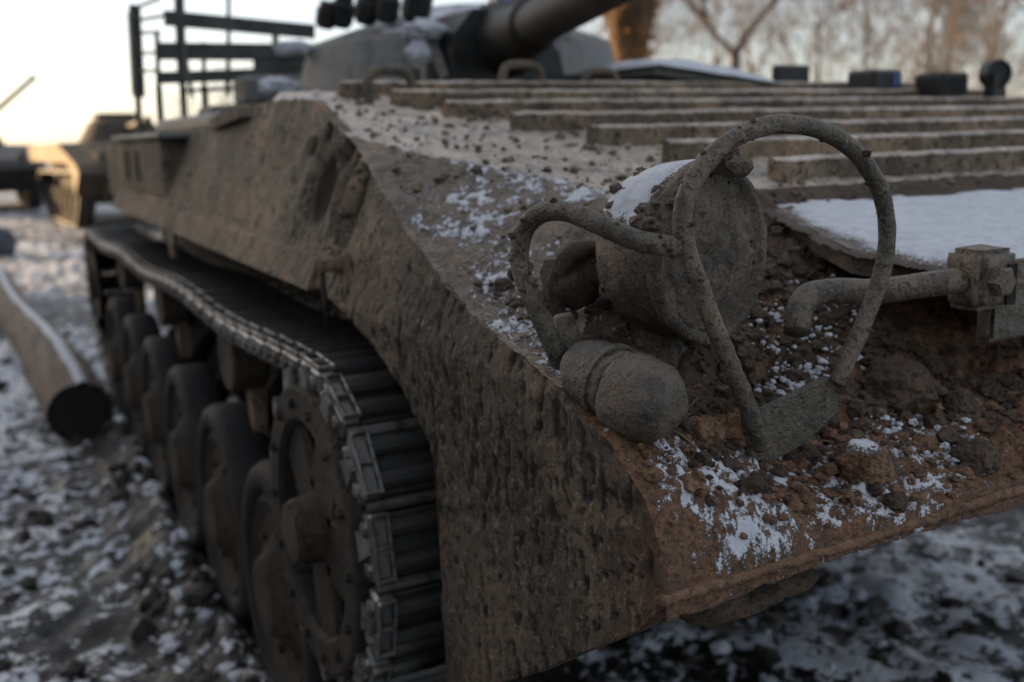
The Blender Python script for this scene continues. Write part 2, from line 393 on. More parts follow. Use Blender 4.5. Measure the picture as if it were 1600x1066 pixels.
def deck_relief(X, Y):
    P = xyz(X, Y)
    e = np.exp(-((Y-1.13)/.2)**4)*sst(.66, .85, X)         # the heap between lamp and vane
    c = (1-sst(.92, 1.02, Y))*sst(.79, .82, Y)
    inn = sst(0, .02, X-xL(zs(Y)))
    z = .0025*fbm(P, 30, 4, 0)+.0035*fbm(P, 9, 3, 1)
    z = z+inn*(e*(.028*fbm(P, 9, 4, 2)+.022*np.abs(fbm(P, 21, 4, 3))+.006*fbm(P, 70, 3, 4))+c*(.012*np.abs(fbm(P, 17, 4, 3))+.004*fbm(P, 70, 3, 4)))
    z = z+.085*np.exp(-(((X-.80)/.075)**2+((Y-1.10)/.085)**2))+.03*np.exp(-(((X-.72)/.04)**2+((Y-1.12)/.05)**2))
    z = z+inn*(1-e)*.004*np.maximum(0, fbm(P, 26, 3, 5))*3
    return z
DECK = {}
def build_deck(name, ys, xoff, parent, mat):
    Y = np.repeat(ys[:, None], len(xoff), 1); X = xL(zs(Y))+xoff[None, :]
    Z = zdeck(X, Y)+deck_relief(X, Y)
    LB = np.zeros_like(Z)
    for bx, by, br, bh in BLOBS:
        i0, i1 = np.searchsorted(ys, (by-br, by+br))
        if i1 <= i0: continue
        j0, j1 = np.searchsorted(X[(i0+i1)//2], (bx-br*1.5, bx+br*1.5))
        if j1 <= j0: continue
        d2 = ((X[i0:i1, j0:j1]-bx)**2+(Y[i0:i1, j0:j1]-by)**2)/br**2
        LB[i0:i1, j0:j1] = np.maximum(LB[i0:i1, j0:j1], br*bh*np.sqrt(np.clip(1-d2, 0, 1)))
    Z = Z+LB*(1+.5*fbm(xyz(X, Y), 60, 3, 0))
    if ys[0] < .8: Z[0] -= .024
    rim = np.exp(-((X-xL(zs(Y)))/.012)**2)
    X = X+rim*.006*fbm(xyz(X, Y), 22, 3, 3)
    soil = np.exp(-((Y-.88)/.13)**4)*(.75+.3*fbm(xyz(X, Y), 5, 2, 1))+.62*np.exp(-((Y-1.12)/.16)**2)*sst(.8, .9, X)
    wet_shade = (.5*sst(.95, 1.5, X)+.5*fbm(xyz(X, Y), 3, 3, 4))*(Y > 1.45)
    m = mesh(name, xyz(X, Y, Z).reshape(-1, 3), grid_faces(len(ys), len(xoff)), True, {'soil': soil, 'wet': wet_shade})
    DECK[name] = (X, Y, Z); DECK[name.split('_')[0]+'_lumps'] = LB
    return add(name, m, mat, parent)
xoff = np.concatenate([np.arange(0, .9, .0045), np.arange(.9, 1.6, .015), np.linspace(1.6, 2.72, 30)])
ysA = np.concatenate([np.arange(.79, 1.45, .0042), [1.45]]); ysB = np.concatenate([np.arange(1.45, 2.86, .0075), [2.86]])
nose = build_deck('nose_plate', ysA, xoff, veh, M['mudwet'])
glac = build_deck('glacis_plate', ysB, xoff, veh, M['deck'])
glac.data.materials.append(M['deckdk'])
_X, _Y, _Z = DECK['glacis_plate']; glac.data.polygons.foreach_set('material_index', ((_X < xc(_Y)) & (_Y < 2.1))[:-1, :-1].ravel().astype(np.int32))  # side facet gets a darker deck copy: its shade put into the colour
# the B facet of the nose nearer the side takes the same darker deck copy, face by face
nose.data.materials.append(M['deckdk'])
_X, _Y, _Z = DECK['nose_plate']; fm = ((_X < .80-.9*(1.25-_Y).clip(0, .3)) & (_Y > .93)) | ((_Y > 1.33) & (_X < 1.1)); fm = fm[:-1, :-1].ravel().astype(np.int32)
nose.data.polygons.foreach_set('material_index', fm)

# --- ribs across the upper plate
ribX = [.908, .98, 1.038, 1.115, 1.197, 1.25, 1.35]
for i in range(7):
    Y = 2.744-i*.2073; xs_ = np.concatenate([np.arange(ribX[i], 2.3, .012), np.linspace(2.32, 3.28, 12)]); n = len(xs_)
    prof = [(-.002, -.02), (.0, .039), (.005, .045), (.018, .047), (.024, .040), (.026, -.02)]
    V = np.array([[(x, Y+p[0], zT(Y)+p[1]) for p in prof] for x in xs_])
    V[..., 2] += (.005*fbm(V, 16, 3, 1))*(np.array([p[1] for p in prof]) > 0)[None]; V[..., 1] += .005*fbm(V, 18, 4, 2)
    F = [tuple(int(v) for v in f) for f in grid_faces(n, 6)]+[tuple(range(5, -1, -1)), tuple(range((n-1)*6, n*6))]
    rm = mesh('rib', V.reshape(-1, 3), F, False, {'cover': .34+.6*fbm(V.reshape(-1, 3), 7, 3, 4)}); rm.materials.append(M['hull']); rm.materials.append(M['deck'])
    for p_ in rm.polygons:
        if abs(p_.normal.z) > .45: p_.material_index = 1  # rib tops lighter than the fronts: skylight put into the colour
    add('rib', rm, None, glac)
def loop_handle(x, Y, w_, h, r, tilt=0.0, name='handle', par=glac, mat='rail'):
    pts = [(x-w_/2, Y, zT(Y)), (x-w_/2, Y, zT(Y)+h*.65), (x-w_*.35, Y, zT(Y)+h), (x+w_*.2, Y, zT(Y)+h*1.02), (x+w_*.42, Y, zT(Y)+h*.75), (x+w_/2, Y, zT(Y)-.01)]
    return part(MB().tube(spline(pts, 5), r, 8), name, mat, par, smooth=True)
loop_handle(1.0, 2.60, .13, .085, .014)
loop_handle(1.50, 2.79, .14, .085, .013); loop_handle(1.78, 2.79, .12, .07, .013)

# --- side plate: two structured sheets round the sprocket opening
_lY = [.79, .838, .974, 1.091, 1.385]; _lZ = [1.012, .961, .866, .782, .60]
_aY = [1.385, 1.394, 1.454, 1.518, 1.633, 1.80, 1.97, 2.2, 5.42]; _aZ = [.86, .997, 1.044, 1.083, 1.127, 1.17, 1.194, 1.196, 1.196]
def side_pit(Y, Z):
    P = xyz(0*Y, Y, Z); q = fbm(P*np.array([1, 1, .55]), 52, 3, 4, .6); return sst(.20, .27, q+.5*fbm(P, 4, 3, 5)-.02)*.9+.5*sst(.30, .36, q)
def side_disp(Y, Z):
    P = xyz(0*Y, Y, Z)
    d = .0016*fbm(P, 12, 3, 0)+.005*np.maximum(0, fbm(P*np.array([1, 1, .55]), 28, 3, 1)-.10)+.0016*fbm(P, 70, 3, 2)
    nb = np.exp(-((Y-1.4)/.7)**4)
    d = d-.003*side_pit(Y, Z)+.0022*sst(.05, .13, fbm(P, 22, 4, 3))
    for cy, cz, ry, rz, dp in GOUGE:
        d = d-dp*np.exp(-(((Y-cy)/ry)**2+((Z-cz)/rz)**2)**1.5)                          # torn hollows below the shoulder
        d = d+.35*dp*np.exp(-(((Y-cy-ry*1.5)/(ry*.6))**2+((Z-cz)/(rz*1.2))**2))
    return d*(.4+.6*nb)
GOUGE = ((2.07, 1.47, .035, .05, .09), (2.18, 1.385, .07, .085, .07), (2.0, 1.40, .02, .07, .07), (1.92, 1.365, .026, .07, .07), (2.33, 1.47, .035, .022, .05), (2.25, 1.50, .02, .02, .04))
def build_side(name, ys, lowf, topf, rows, parent):
    t = np.linspace(0, 1, rows)[:, None]; Y = np.repeat(ys[None, :], rows, 0); Z = lowf(ys)[None]*(1-t)+topf(ys)[None]*t
    X = xL(Z)-side_disp(Y, Z)
    if lowf is not low_front: Y = Y
    V = xyz(X, Y, Z).reshape(-1, 3); n = rows*len(ys)
    B = V+np.array([.022, 0, 0]); F = [tuple(map(int, f)) for f in grid_faces(rows, len(ys))]
    F += [tuple(int(i)+n for i in f[::-1]) for f in F]; c = len(ys)
    ring = [j for j in range(c)]+[i*c+c-1 for i in range(1, rows)]+[(rows-1)*c+j for j in range(c-2, -1, -1)]+[i*c for i in range(rows-2, 0, -1)]
    F += [(ring[i], ring[i]+n, ring[(i+1) % len(ring)]+n, ring[(i+1) % len(ring)]) for i in range(len(ring))]
    soil = .85*np.exp(-(((Y-.80)/.09)**2))*(1-sst(1.10, 1.2, Z))+.25*np.exp(-(((Y-.95)/.15)**2))*(1-sst(.9, 1.05, Z))+.2*np.exp(-(((Y-1.75)/.25)**2))*(1-sst(1.22, 1.4, Z))
    gz = np.zeros_like(Y)
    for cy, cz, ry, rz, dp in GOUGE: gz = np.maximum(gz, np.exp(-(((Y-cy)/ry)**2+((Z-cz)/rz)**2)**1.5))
    wet_shade = (1-sst(1.0, 2.1, Y+.35*(Z-1.2)))*.95+.35*(1-sst(1.2, 1.42, Z))*(1-sst(1.8, 2.6, Y))  # front darkened in the colour: wet mud and partly its shade
    pit = np.clip(side_pit(Y, Z)+1.3*sst(.25, .7, gz), 0, 1)  # pits and gouges blackened: shade of the hollows put into the colour
    soil, wet_shade, pit = (np.concatenate([q.ravel()]*2) for q in (soil, wet_shade, pit))
    return add(name, mesh(name, np.vstack([V, B]), F, True, {'soil': soil, 'wet': wet_shade, 'pit': pit}), M['hull'], parent)
low_front = lambda y: np.interp(y, _lY, _lZ)
top_f = lambda y: zs(y)-.001
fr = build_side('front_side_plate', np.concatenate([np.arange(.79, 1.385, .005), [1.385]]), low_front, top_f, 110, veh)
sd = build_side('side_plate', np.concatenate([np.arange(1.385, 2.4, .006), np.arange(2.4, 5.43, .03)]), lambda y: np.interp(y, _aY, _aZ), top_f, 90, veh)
# flange strip with its step along the bottom of the side, hanging tab, lug and pin
ysf = np.arange(2.02, 5.42, .03); zf0, zf1 = 1.188, 1.256
V = np.array([[(xL(zf0)-.012+.002*fbm(np.array([0, y, 0]), 9, 2), y, zf0), (xL(zf1)-.014+.003*fbm(np.array([3, y, 0]), 9, 2), y, zf1-.004), (xL(zf1)+.004, y, zf1+.003), (xL(zf0)+.03, y, zf0)] for y in ysf])
F = [tuple(map(int, f)) for f in grid_faces(len(ysf), 4)]+[(0, 1, 2, 3), tuple(range(len(ysf)*4-1, len(ysf)*4-5, -1))]
add('side_flange', mesh('side_flange', V.reshape(-1, 3), F), M['hull'], sd)
part(MB().prism([(3.62, 1.20), (3.80, 1.20), (3.73, 1.095), (3.69, 1.095)], .572, .590), 'hanging_tab', 'hull', sd)
part(MB().tube([(.565, 1.885, 1.24), (.567, 1.885, 1.18), (.57, 1.885, 1.13)], [.006, .006, .004], 8), 'hanging_pin', 'wheel', sd, smooth=True)
part(MB().lathe([(-.02, .012), (-.016, .022), (0, .026), (.02, .028)], (.575, 1.87, 1.265), (1, 0, 0), 14), 'pin_boss', 'hull', sd, smooth=True, rough=.006)
# stowage box and slots at the back of the side
bx_ = MB().box((.615, 4.02, 1.285), (.76, 5.36, 1.505), .012); st_box = part(bx_, 'stowage_box', 'hull', veh)
for y in (4.62, 4.95): part(MB().box((.607, y, 1.33), (.617, y+.10, 1.46), .003), 'slot_cover', 'dark', st_box)
part(MB().box((.60, 3.95, 1.507), (.80, 5.40, 1.53), .006), 'box_lid', 'turret', st_box)
part(MB().prism([(3.05, 1.56), (3.52, 1.53), (3.50, 1.565), (3.1, 1.60)], .70, .86), 'roof_edge_plate', 'hull', veh)

# --- hull body behind and below the plates
hull = MB()
hull.prism([(1.05, .95), (1.75, .55), (2.05, .30), (6.2, .30), (6.62, .8), (6.62, 1.16), (1.35, 1.16)], .97, 3.0)
part(hull, 'lower_hull', 'dark', veh)
up = MB(); up.prism([(1.30, 1.165), (6.62, 1.165), (6.62, 1.50), (5.40, 1.525), (3.68, 1.545), (2.86, 1.60), (2.1, 1.455), (1.45, 1.30)], .80, 3.16)
up.box((.66, 1.8, 1.20), (.80, 5.40, 1.24)); up.box((.70, 5.43, 1.20), (.80, 6.6, 1.49))
part(up, 'upper_hull', 'hull', veh)
lip = MB()                                                   # rolled lip under the bow edge
xs_ = np.concatenate([np.arange(.575, 1.5, .005), np.linspace(1.55, 3.3, 20)])
lp = np.array([(x, .792+.003*fbm(np.array([x, 0, 0]), 14, 2), np.interp(x, [.58, .884, 1.136, 1.5], [1.016, 1.022, 1.032, 1.034])) for x in xs_])
lip.tube(lp, .0062, 10); part(lip, 'bow_lip', 'blade', veh, smooth=True, rough=.005, rf=70)
lf = MB(); xs2 = np.linspace(.60, 3.28, 90); tt = np.linspace(0, 1, 24)
V = np.array([[(x, .797+.85*t, np.interp(x, [.58, 1.136, 1.5], [1.0, 1.022, 1.026])-.50*t) for t in tt] for x in xs2])
V[..., 2] += .012*fbm(V, 9, 4, 1)*np.minimum(1, tt*6)[None]
add('lower_front_plate', mesh('lower_front_plate', V.reshape(-1, 3), grid_faces(90, 24), True, {'soil': np.repeat((.4*(1-tt))[None], 90, 0)}), M['mudwet'], veh)
part(MB().prism([(.80, 1.0), (1.39, .6), (1.39, 1.2), (1.0, 1.17)], 3.30, 3.38).prism([(1.39, 1.2), (5.4, 1.2), (5.4, 1.53), (2.9, 1.6), (1.39, 1.27)], 3.16, 3.38), 'far_side_plate', 'hull', veh)
# hanging mud lumps below the lip, seen against the dark
for (x, y, s_) in ((.86, 1.03, .05), (.97, 1.06, .04)):
    c = np.array([x, y, np.interp(x, [.58, 1.136], [1.0, 1.022])-.50*(y-.797)/.85-.02]); bm = bmesh.new(); bmesh.ops.create_icosphere(bm, subdivisions=3, radius=s_)
    P = np.array([v.co for v in bm.verts]); P = P*np.array([1.7, 1.0, .55])*(1+.5*fbm(P+c*7, 16, 3, 2))[:, None]
    for v, p in zip(bm.verts, P): v.co = p
    m_ = bpy.data.meshes.new('mud_cake'); bm.to_mesh(m_); bm.free(); add('mud_cake', m_, M['mudwet'], veh, c)

# --- trim vane
vane_poly = [(1.252, 1.428), (1.167, 1.127), (1.286, .93), (2.95, .93), (2.95, 1.428)]
def zV(Y): return zT(Y)-.02
vm = MB(); n = 5
Vt = [(x, y, zV(y)) for x, y in vane_poly]; Vb = [(x, y, zV(y)-.036) for x, y in vane_poly]
vm.raw(Vt+Vb, [tuple(range(n)), tuple(range(2*n-1, n-1, -1))]+[(i, i+n, (i+1) % n+n, (i+1) % n) for i in range(n)])
vane = part(vm, 'trim_vane', 'rail', veh)
bx_ = at(1532, 428, 1.38)
br = MB().rbox(bx_-np.array([.036, .03, .046]), bx_+np.array([.036, .03, .036]), .008, 5, .005, 45)
bracket = part(br, 'hinge_bracket', 'rail', vane, smooth=True)
part(MB().lathe([(0, .021), (.012, .021), (.016, .017)], bx_+np.array([-.006, -.031, -.006]), (0, -1, 0), 6), 'bolt', 'rail', bracket)
part(MB().box(bx_+np.array([.012, -.034, -.04]), bx_+np.array([.03, -.0301, .015]), 0), 'slot', 'dark', bracket)
rd = spline([at(1246, 520, 1.30), at(1247, 492, 1.31), at(1262, 464, 1.33), at(1300, 455, 1.35), at(1360, 456, 1.36), at(1430, 448, 1.36), at(1500, 438, 1.37)], 5)
part(MB().tube(rd, .0175, 12), 'catch_rod', 'rail', veh, smooth=True, rough=.002, rf=60)
part(MB().rbox(bx_+np.array([.03, .0, -.10]), bx_+np.array([.6, .028, .012]), .006, 6, .005, 40), 'vane_bar', 'rail', vane)

# --- headlight, guards, horn
axl = np.array([.27, -.96, .03]); axl /= np.linalg.norm(axl)
lc = at(1100, 395, 1.26)
hl = MB().lathe([(-.128, .02), (-.124, .05), (-.112, .076), (-.090, .096), (-.055, .106), (-.012, .109), (-.004, .109), (.0, .115), (.012, .116), (.018, .112), (.018, .103), (.010, .098)], lc, axl, 72)
lamp = part(hl, 'headlight', 'lamp', veh, smooth=True, rough=.003, rf=40)
n = 40; prof = [(.0095+.008*(1-(i/24)**2), .099*(i/24)+1e-4) for i in range(25)][::-1]
lens = part(MB().lathe(prof, lc, axl, 90), 'lamp_cover', 'lamp', lamp, smooth=True, rough=.007, rf=60)
part(MB().box(lc+np.array([.02, -.02, .105]), lc+np.array([.04, .0, .130]), .004), 'rim_clip', 'lamp', lamp)
part(MB().tube([lc-axl*.08+np.array([0, 0, -.09]), lc-axl*.08+np.array([0, 0, -.22])], [.035, .05], 14), 'lamp_foot', 'lamp', lamp, smooth=True)
YH = .905
hoop_px = [(1192, 700), (1180, 668), (1160, 615), (1132, 548), (1103, 475), (1078, 405), (1066, 350), (1076, 298), (1106, 250), (1155, 212), (1218, 194), (1282, 203), (1336, 238), (1372, 292), (1386, 350), (1381, 412), (1360, 478), (1334, 540), (1306, 600)]
def gtube(pts, r, seed):
    """a guard tube caked with mud: fine rings pushed out by noise"""
    mb = MB().tube(pts, r, 26); V = np.array(mb.V); c = np.repeat(np.array(pts), 26, 0)
    d = V-c[:len(V)]; q = fbm(V+seed, 24, 3, 1); q2 = np.maximum(0, fbm(V+seed, 70, 3, 2)-.05)
    upw = .5+.5*np.clip(d[:, 2]/r, -1, 1)
    V = V+d/r*(.0014*q+.007*q2*sst(-.1, .25, q)*upw)[:, None]; mb.V = [tuple(v) for v in V]; return mb
hp = spline([onY(x, y, YH) for x, y in hoop_px], 9)
hoop = part(gtube(hp, .0108, 0), 'lamp_guard_hoop', 'rail', veh, smooth=True)
pl = [onY(x, y, YH+.004) for x, y in ((1166, 632), (1200, 640), (1300, 590), (1312, 640), (1262, 690), (1205, 722), (1176, 712))]
Vp = pl+[p+np.array([0, .014, 0]) for p in pl]; k = len(pl)
part(MB().raw(Vp, [tuple(range(k)), tuple(range(2*k-1, k-1, -1))]+[(i, i+k, (i+1) % k+k, (i+1) % k) for i in range(k)]), 'guard_gusset', 'rail', hoop)
j0 = onY(1076, 385, YH+.006)
gl = spline([j0, at(1040, 384, 1.115), at(990, 374, 1.105), at(940, 352, 1.12), at(885, 331, 1.16), at(845, 334, 1.19), at(818, 362, 1.21), at(812, 410, 1.22), at(828, 460, 1.225), at(850, 510, 1.23), at(872, 558, 1.24)], 9)
grd = part(gtube(gl, .0118, 5), 'lamp_guard_arm', 'rail', veh, smooth=True)
gf = at(884, 556, 1.25)+np.array([.012, .01, 0])
part(MB().tube([gf+np.array([.006, .004, -.022]), gf+np.array([-.002, 0, .008]), gf+np.array([-.010, 0, .05])], [.026, .022, .013], 16), 'guard_foot', 'rail', grd, smooth=True, rough=.008, rf=40)
cc = at(893, 440, 1.36)
clamp = part(MB().lathe([(-.035, .018), (-.03, .030), (.0, .034), (.03, .030), (.034, .012)], cc, (.9, -.3, .1), 28), 'cable_clamp', 'mudwet', veh, smooth=True, rough=.014, rf=30)
part(MB().tube(spline([cc+np.array([-.02, 0, -.05]), cc+np.array([-.03, -.01, .01]), cc+np.array([.0, -.02, .045]), cc+np.array([.05, .0, .03]), cc+np.array([.09, .03, -.02])], 6), .011, 10), 'lamp_cable', 'mudwet', clamp, smooth=True, rough=.006, rf=40)
# horn: a stub with a rounded cap, pointing forward
h0, h1 = at(928, 582, 1.19), at(1056, 652, 1.085); ha = h1-h0; L_ = np.linalg.norm(ha); ha /= L_
horn = part(MB().lathe([(-.03, 0.0270), (-.015, 0.0360), (.0, 0.0396), (L_*.30, 0.0423), (L_*.36, 0.0432), (L_*.38, 0.0414), (L_*.385, 0.0342), (L_*.42, 0.0342)], h0, ha, 48), 'horn', 'horn', veh, smooth=True, rough=.004, rf=45)
part(MB().lathe([(L_*.405, 0.0324), (L_*.41, 0.0441), (L_*.43, 0.0473), (L_*.50, 0.0481), (L_*.66, 0.0481), (L_*.74, 0.0459), (L_*.82, 0.0405), (L_*.89, 0.0324), (L_*.93, 0.0225), (L_*.95, .012), (L_*.955, .002)], h0, ha, 52), 'horn_cap', 'horn', horn, smooth=True, rough=.004, rf=45)
part(MB().lathe([(L_*.20, 0.0428), (L_*.205, 0.0459), (L_*.27, 0.0459), (L_*.275, 0.0428)], h0, ha, 40, cap=False), 'clamp_band', 'rail', horn, smooth=False)

# --- running gear
TX0, TX1 = .515, .80
def tangent_path(cs):
    """belt round circles (y, z, r) given anticlockwise (seen with y to the right, z up)"""
    segs = []; n = len(cs)
    for i in range(n):
        (y0, z0, r0), (y1, z1, r1) = cs[i], cs[(i+1) % n]
        d = math.hypot(y1-y0, z1-z0); a = math.atan2(z1-z0, y1-y0); b = math.asin((r0-r1)/d)
        th = a-math.pi/2+b
        segs.append((th, (y0+r0*math.cos(th), z0+r0*math.sin(th)), (y1+r1*math.cos(th), z1+r1*math.sin(th))))
    P = []
    for i in range(n):
        th, p, q = segs[i]; P += [p, q]; th2 = segs[(i+1) % n][0]; c = cs[(i+1) % n]
        da = (th2-th) % (2*math.pi)
        if da < math.pi*1.5:
            for s_ in np.linspace(0, 1, 24)[1:-1]: P.append((c[0]+c[2]*math.cos(th+da*s_), c[1]+c[2]*math.sin(th+da*s_)))
    return np.array(P)
WY = [2.36+.635*i for i in range(6)]
belt = [(1.85, .742, .312)]+[(y, .385, .352) for y in WY]+[(6.32, .70, .29)]
path = tangent_path(belt)
path = np.vstack([path, path[:1]])
topm = (path[:, 1] > .9)
seg = np.linalg.norm(np.diff(path, axis=0), axis=1); cum = np.concatenate([[0], np.cumsum(seg)]); LT = cum[-1]; nl = int(round(LT/.138)); pitch = LT/nl
def link_mesh():
    mb = MB(); h = pitch/2
    mb.box((TX0+.030, -h*.80, -.014), (TX1-.030, h*.80, .004), .003)                 # shoe
    for s_ in (-.44, .44): mb.tube([(TX0+.028, s_*h, .012), (TX1-.028, s_*h, .012)], .0165, 10)   # round grousers
    k0 = len(mb.F)
    for x0, x1 in ((TX0, TX0+.036), (TX1-.036, TX1)):
        mb.box((x0, -h*.86, -.030), (x1, h*.86, .016), .006)                          # end connector with two cells
        for s_ in (-.82, -.02, .78): mb.box((x0+.002, s_*h, .0165), (x1-.002, s_*h+.007, .028), .002)
        for xx in (x0, x1-.007): mb.box((xx, -h*.84, .0166), (xx+.007, h*.86, .029), .0025)
    for s_ in (-.5, .5): mb.lathe([(0, .014), (-.006, .013), (-.008, .008)], (TX0, s_*h, -.006), (1, 0, 0), 8)
    mb.tube([(TX0+.008, h*1.0, -.006), (TX1-.008, h*1.0, -.006)], .011, 8)           # pin across the gap
    k1 = len(mb.F)
    mb.raw([(.64, -.03, -.012), (.70, -.03, -.012), (.70, .03, -.012), (.64, .03, -.012), (.655, -.01, -.075), (.685, -.01, -.075), (.685, .01, -.075), (.655, .01, -.075)], [(0, 1, 5, 4), (1, 2, 6, 5), (2, 3, 7, 6), (3, 0, 4, 7), (4, 5, 6, 7)])
    m = mesh('link', mb.V, mb.F)
    m.materials.append(M['steel']); m.materials.append(M['track'])
    for i, p in enumerate(m.polygons): p.material_index = 1 if k0 <= i < k1 else 0
    bm = bmesh.new(); bm.from_mesh(m); bmesh.ops.recalc_face_normals(bm, faces=bm.faces); bm.to_mesh(m); bm.free()
    return m
LM = link_mesh()
track = thing_track = bpy.data.objects.new('track', None); COL.objects.link(track); track.parent = veh; track.location = np.array([.66, 3.9, 0])-V0; WORLD['track'] = np.array([.66, 3.9, 0.]); track.empty_display_size = .1
for i in range(nl):
    s_ = (i+.5)*pitch; y, z = np.interp(s_, cum, path[:, 0]), np.interp(s_, cum, path[:, 1])
    e = .03; ya, yb = np.interp((s_-e) % LT, cum, path[:, 0]), np.interp((s_+e) % LT, cum, path[:, 0]); za, zb = np.interp((s_-e) % LT, cum, path[:, 1]), np.interp((s_+e) % LT, cum, path[:, 1])
    sag = .022*math.sin((y-1.9)/4.4*math.pi*3)**2 if z > .9 and 1.9 < y < 6.3 else 0
    ang = math.atan2(zb-za, yb-ya)          # belt runs anticlockwise: outward normal is to the right of travel
    o = add('link', LM, None, track, (0, y, z-sag)); o.rotation_euler = (ang+math.pi, 0, 0)
# drive sprocket: spoked disc with rings and teeth
SPY, SPZ = 1.85, .742
sp = MB(); 
sp.lathe([(0, .285), (-.004, .278), (-.004, .222), (.006, .212), (.03, .212), (.03, .285), (0, .285)], (.500, SPY, SPZ), (1, 0, 0), 48, cap=False)
sp.lathe([(.026, .215), (.060, .19), (.075, .09), (.08, .02)], (.500, SPY, SPZ), (1, 0, 0), 48, cap=False)
spr = part(sp, 'drive_sprocket', 'wheel', veh, smooth=False)
for i in range(5):
    a = i/5*2*math.pi+.5; Mx = Matrix.Translation((.505, SPY, SPZ))@Matrix.Rotation(a, 4, 'X')
    part(MB().box((.008, -.075, .05), (.034, .075, .225), .012, Mx), 'spoke', 'wheel', spr)
for i in range(14):
    a = i/14*2*math.pi; Mx = Matrix.Translation((.502, SPY, SPZ))@Matrix.Rotation(a, 4, 'X')
    part(MB().raw([tuple(Mx@Vector(v)) for v in [(0, -.03, .275), (.028, -.03, .275), (.028, .03, .275), (0, .03, .275), (.004, -.012, .325), (.024, -.012, .325), (.024, .012, .325), (.004, .012, .325)]], [(0, 1, 2, 3), (4, 7, 6, 5), (0, 4, 5, 1), (1, 5, 6, 2), (2, 6, 7, 3), (3, 7, 4, 0)]), 'tooth', 'track', spr)
part(MB().lathe([(.03, .088), (.0, .084), (-.012, .07), (-.055, .064), (-.066, .058), (-.070, .03), (-.071, .001)], (.525, SPY, SPZ), (1, 0, 0), 28), 'hub_cap', 'wheel', spr, smooth=False)
for i in range(14):
    a = i/14*2*math.pi; part(MB().lathe([(0, .011), (-.010, .011), (-.012, .007)], (.498, SPY+.25*math.cos(a), SPZ+.25*math.sin(a)), (1, 0, 0), 6), 'bolt', 'wheel', spr)
part(MB().lathe([(0, .285), (0, .22), (.03, .22), (.03, .285), (0, .285)], (.76, SPY, SPZ), (1, 0, 0), 40, cap=False).lathe([(0, .09), (.3, .09)], (.56, SPY, SPZ), (1, 0, 0), 20), 'inner_ring', 'wheel', spr)
wm = MB().lathe([(.02, .262), (.012, .25), (.004, .235), (.012, .222), (.020, .20), (.022, .15), (.010, .125), (.0, .115), (-.012, .105), (-.030, .092), (-.034, .07), (-.035, .002)], (0, 0, 0), (1, 0, 0), 40)
wv = mesh('road_wheel', wm.V, wm.F, False); tyr = MB().lathe([(.006, .262), (-.004, .27), (-.008, .30), (.002, .322), (.02, .332), (.10, .332), (.118, .322), (.124, .27), (.12, .255), (.02, .255), (.006, .262)], (0, 0, 0), (1, 0, 0), 48, cap=False)
tv = mesh('tyre', tyr.V, tyr.F, True)
dm = MB().lathe([(.03, .24), (.1, .2), (.1, .03)], (0, 0, 0), (1, 0, 0), 20); dv = mesh('wheel_back', dm.V, dm.F)
bm_ = MB().lathe([(0, .012), (-.012, .012)], (0, 0, 0), (1, 0, 0), 6); bv = mesh('bolt', bm_.V, bm_.F)
for y in WY:
    c = np.array([.535, y, .385]); w_ = add('road_wheel', wv, M['wheel'], veh, c)
    add('tyre', tv, M['rubber'], w_, c); add('wheel_back', dv, M['dark'], w_, c)
    for q in range(6):
        a = q/6*2*math.pi+.3*y; add('bolt', bv, M['wheel'], w_, c+np.array([.018, .165*math.cos(a), .165*math.sin(a)]))
for y in (2.85, 4.05, 5.2):
    c = np.array([.56, y, .90]); r_ = MB().lathe([(0, .09), (.0, .10), (.01, .105), (.09, .105), (.1, .09), (.1, .02)], (0, 0, 0), (1, 0, 0), 24)
    part(r_, 'return_roller', 'wheel', veh, c)
    part(MB().prism([(y-.05, .92), (y+.05, .92), (y+.03, .72), (y-.02, .66)], .62, .66), 'roller_bracket', 'hull', veh)
idl = part(MB().lathe([(0, .27), (.0, .22), (.03, .2), (.03, .1), (-.03, .09), (-.035, .002)], (.53, 6.32, .70), (1, 0, 0), 32), 'idler_wheel', 'wheel', veh)
for y in WY: part(MB().tube([(.70, y, .385), (.80, y+.05, .42), (.98, y+.22, .58)], .045, 8), 'swing_arm', 'dark', veh)

# --- turret, gun, launchers
TC = np.array([2.02, 4.36, 0])
tb = MB().lathe([(1.50, .80), (1.58, .78), (1.62, .76), (1.875, .69), (1.895, .67), (2.0, .36), (2.02, .30), (2.03, .01)], TC, (0, 0, 1), 56)
tur = part(tb, 'turret', 'turret', veh, smooth=False)
gd = at(925, -12, 2.75)-at(800, 58, 3.62); gd /= np.linalg.norm(gd); g0 = at(790, 64, 3.72)
gun = part(MB().lathe([(-.25, .16), (-.05, .15), (.02, .12), (.10, .10), (.40, .088), (.42, .072), (1.55, .062), (1.56, .07), (1.75, .07)], g0, gd, 24), 'gun', 'gun', tur, smooth=False)
man = part(MB().prism([(-.20, -.20), (.30, -.20), (.26, -.02), (.14, .12), (-.10, .13), (-.18, .04)], -.10, .30, 1), 'mantlet', 'black', tur, g0+np.array([-.03, .10, -.02]))
part(MB().tube([g0+np.array([.05, -.02, .13]), g0+np.array([.05, -.02, .13])+gd*.5], [.03, .028], 10), 'coaxial_gun', 'gun', tur)
for (px, py, d, r, h) in ((510, 26, 4.25, .045, .06), (535, 20, 4.25, .05, .075), (573, 16, 4.15, .05, .07), (606, 13, 4.1, .05, .07), (652, 6, 4.0, .06, .09)):
    c = at(px, py, d); part(MB().lathe([(-h*.8, r*.7), (-h*.5, r), (h*.5, r), (h*.6, r*.8), (h, r*.75)], c, (0.1, -.35, .93), 12), 'smoke_launcher', 'black', tur)
c = at(672, 92, 3.75); part(MB().box(c-np.array([.03, .03, .12]), c+np.array([.03, .03, .10]), .01, None), 'turret_bracket', 'turret', tur)
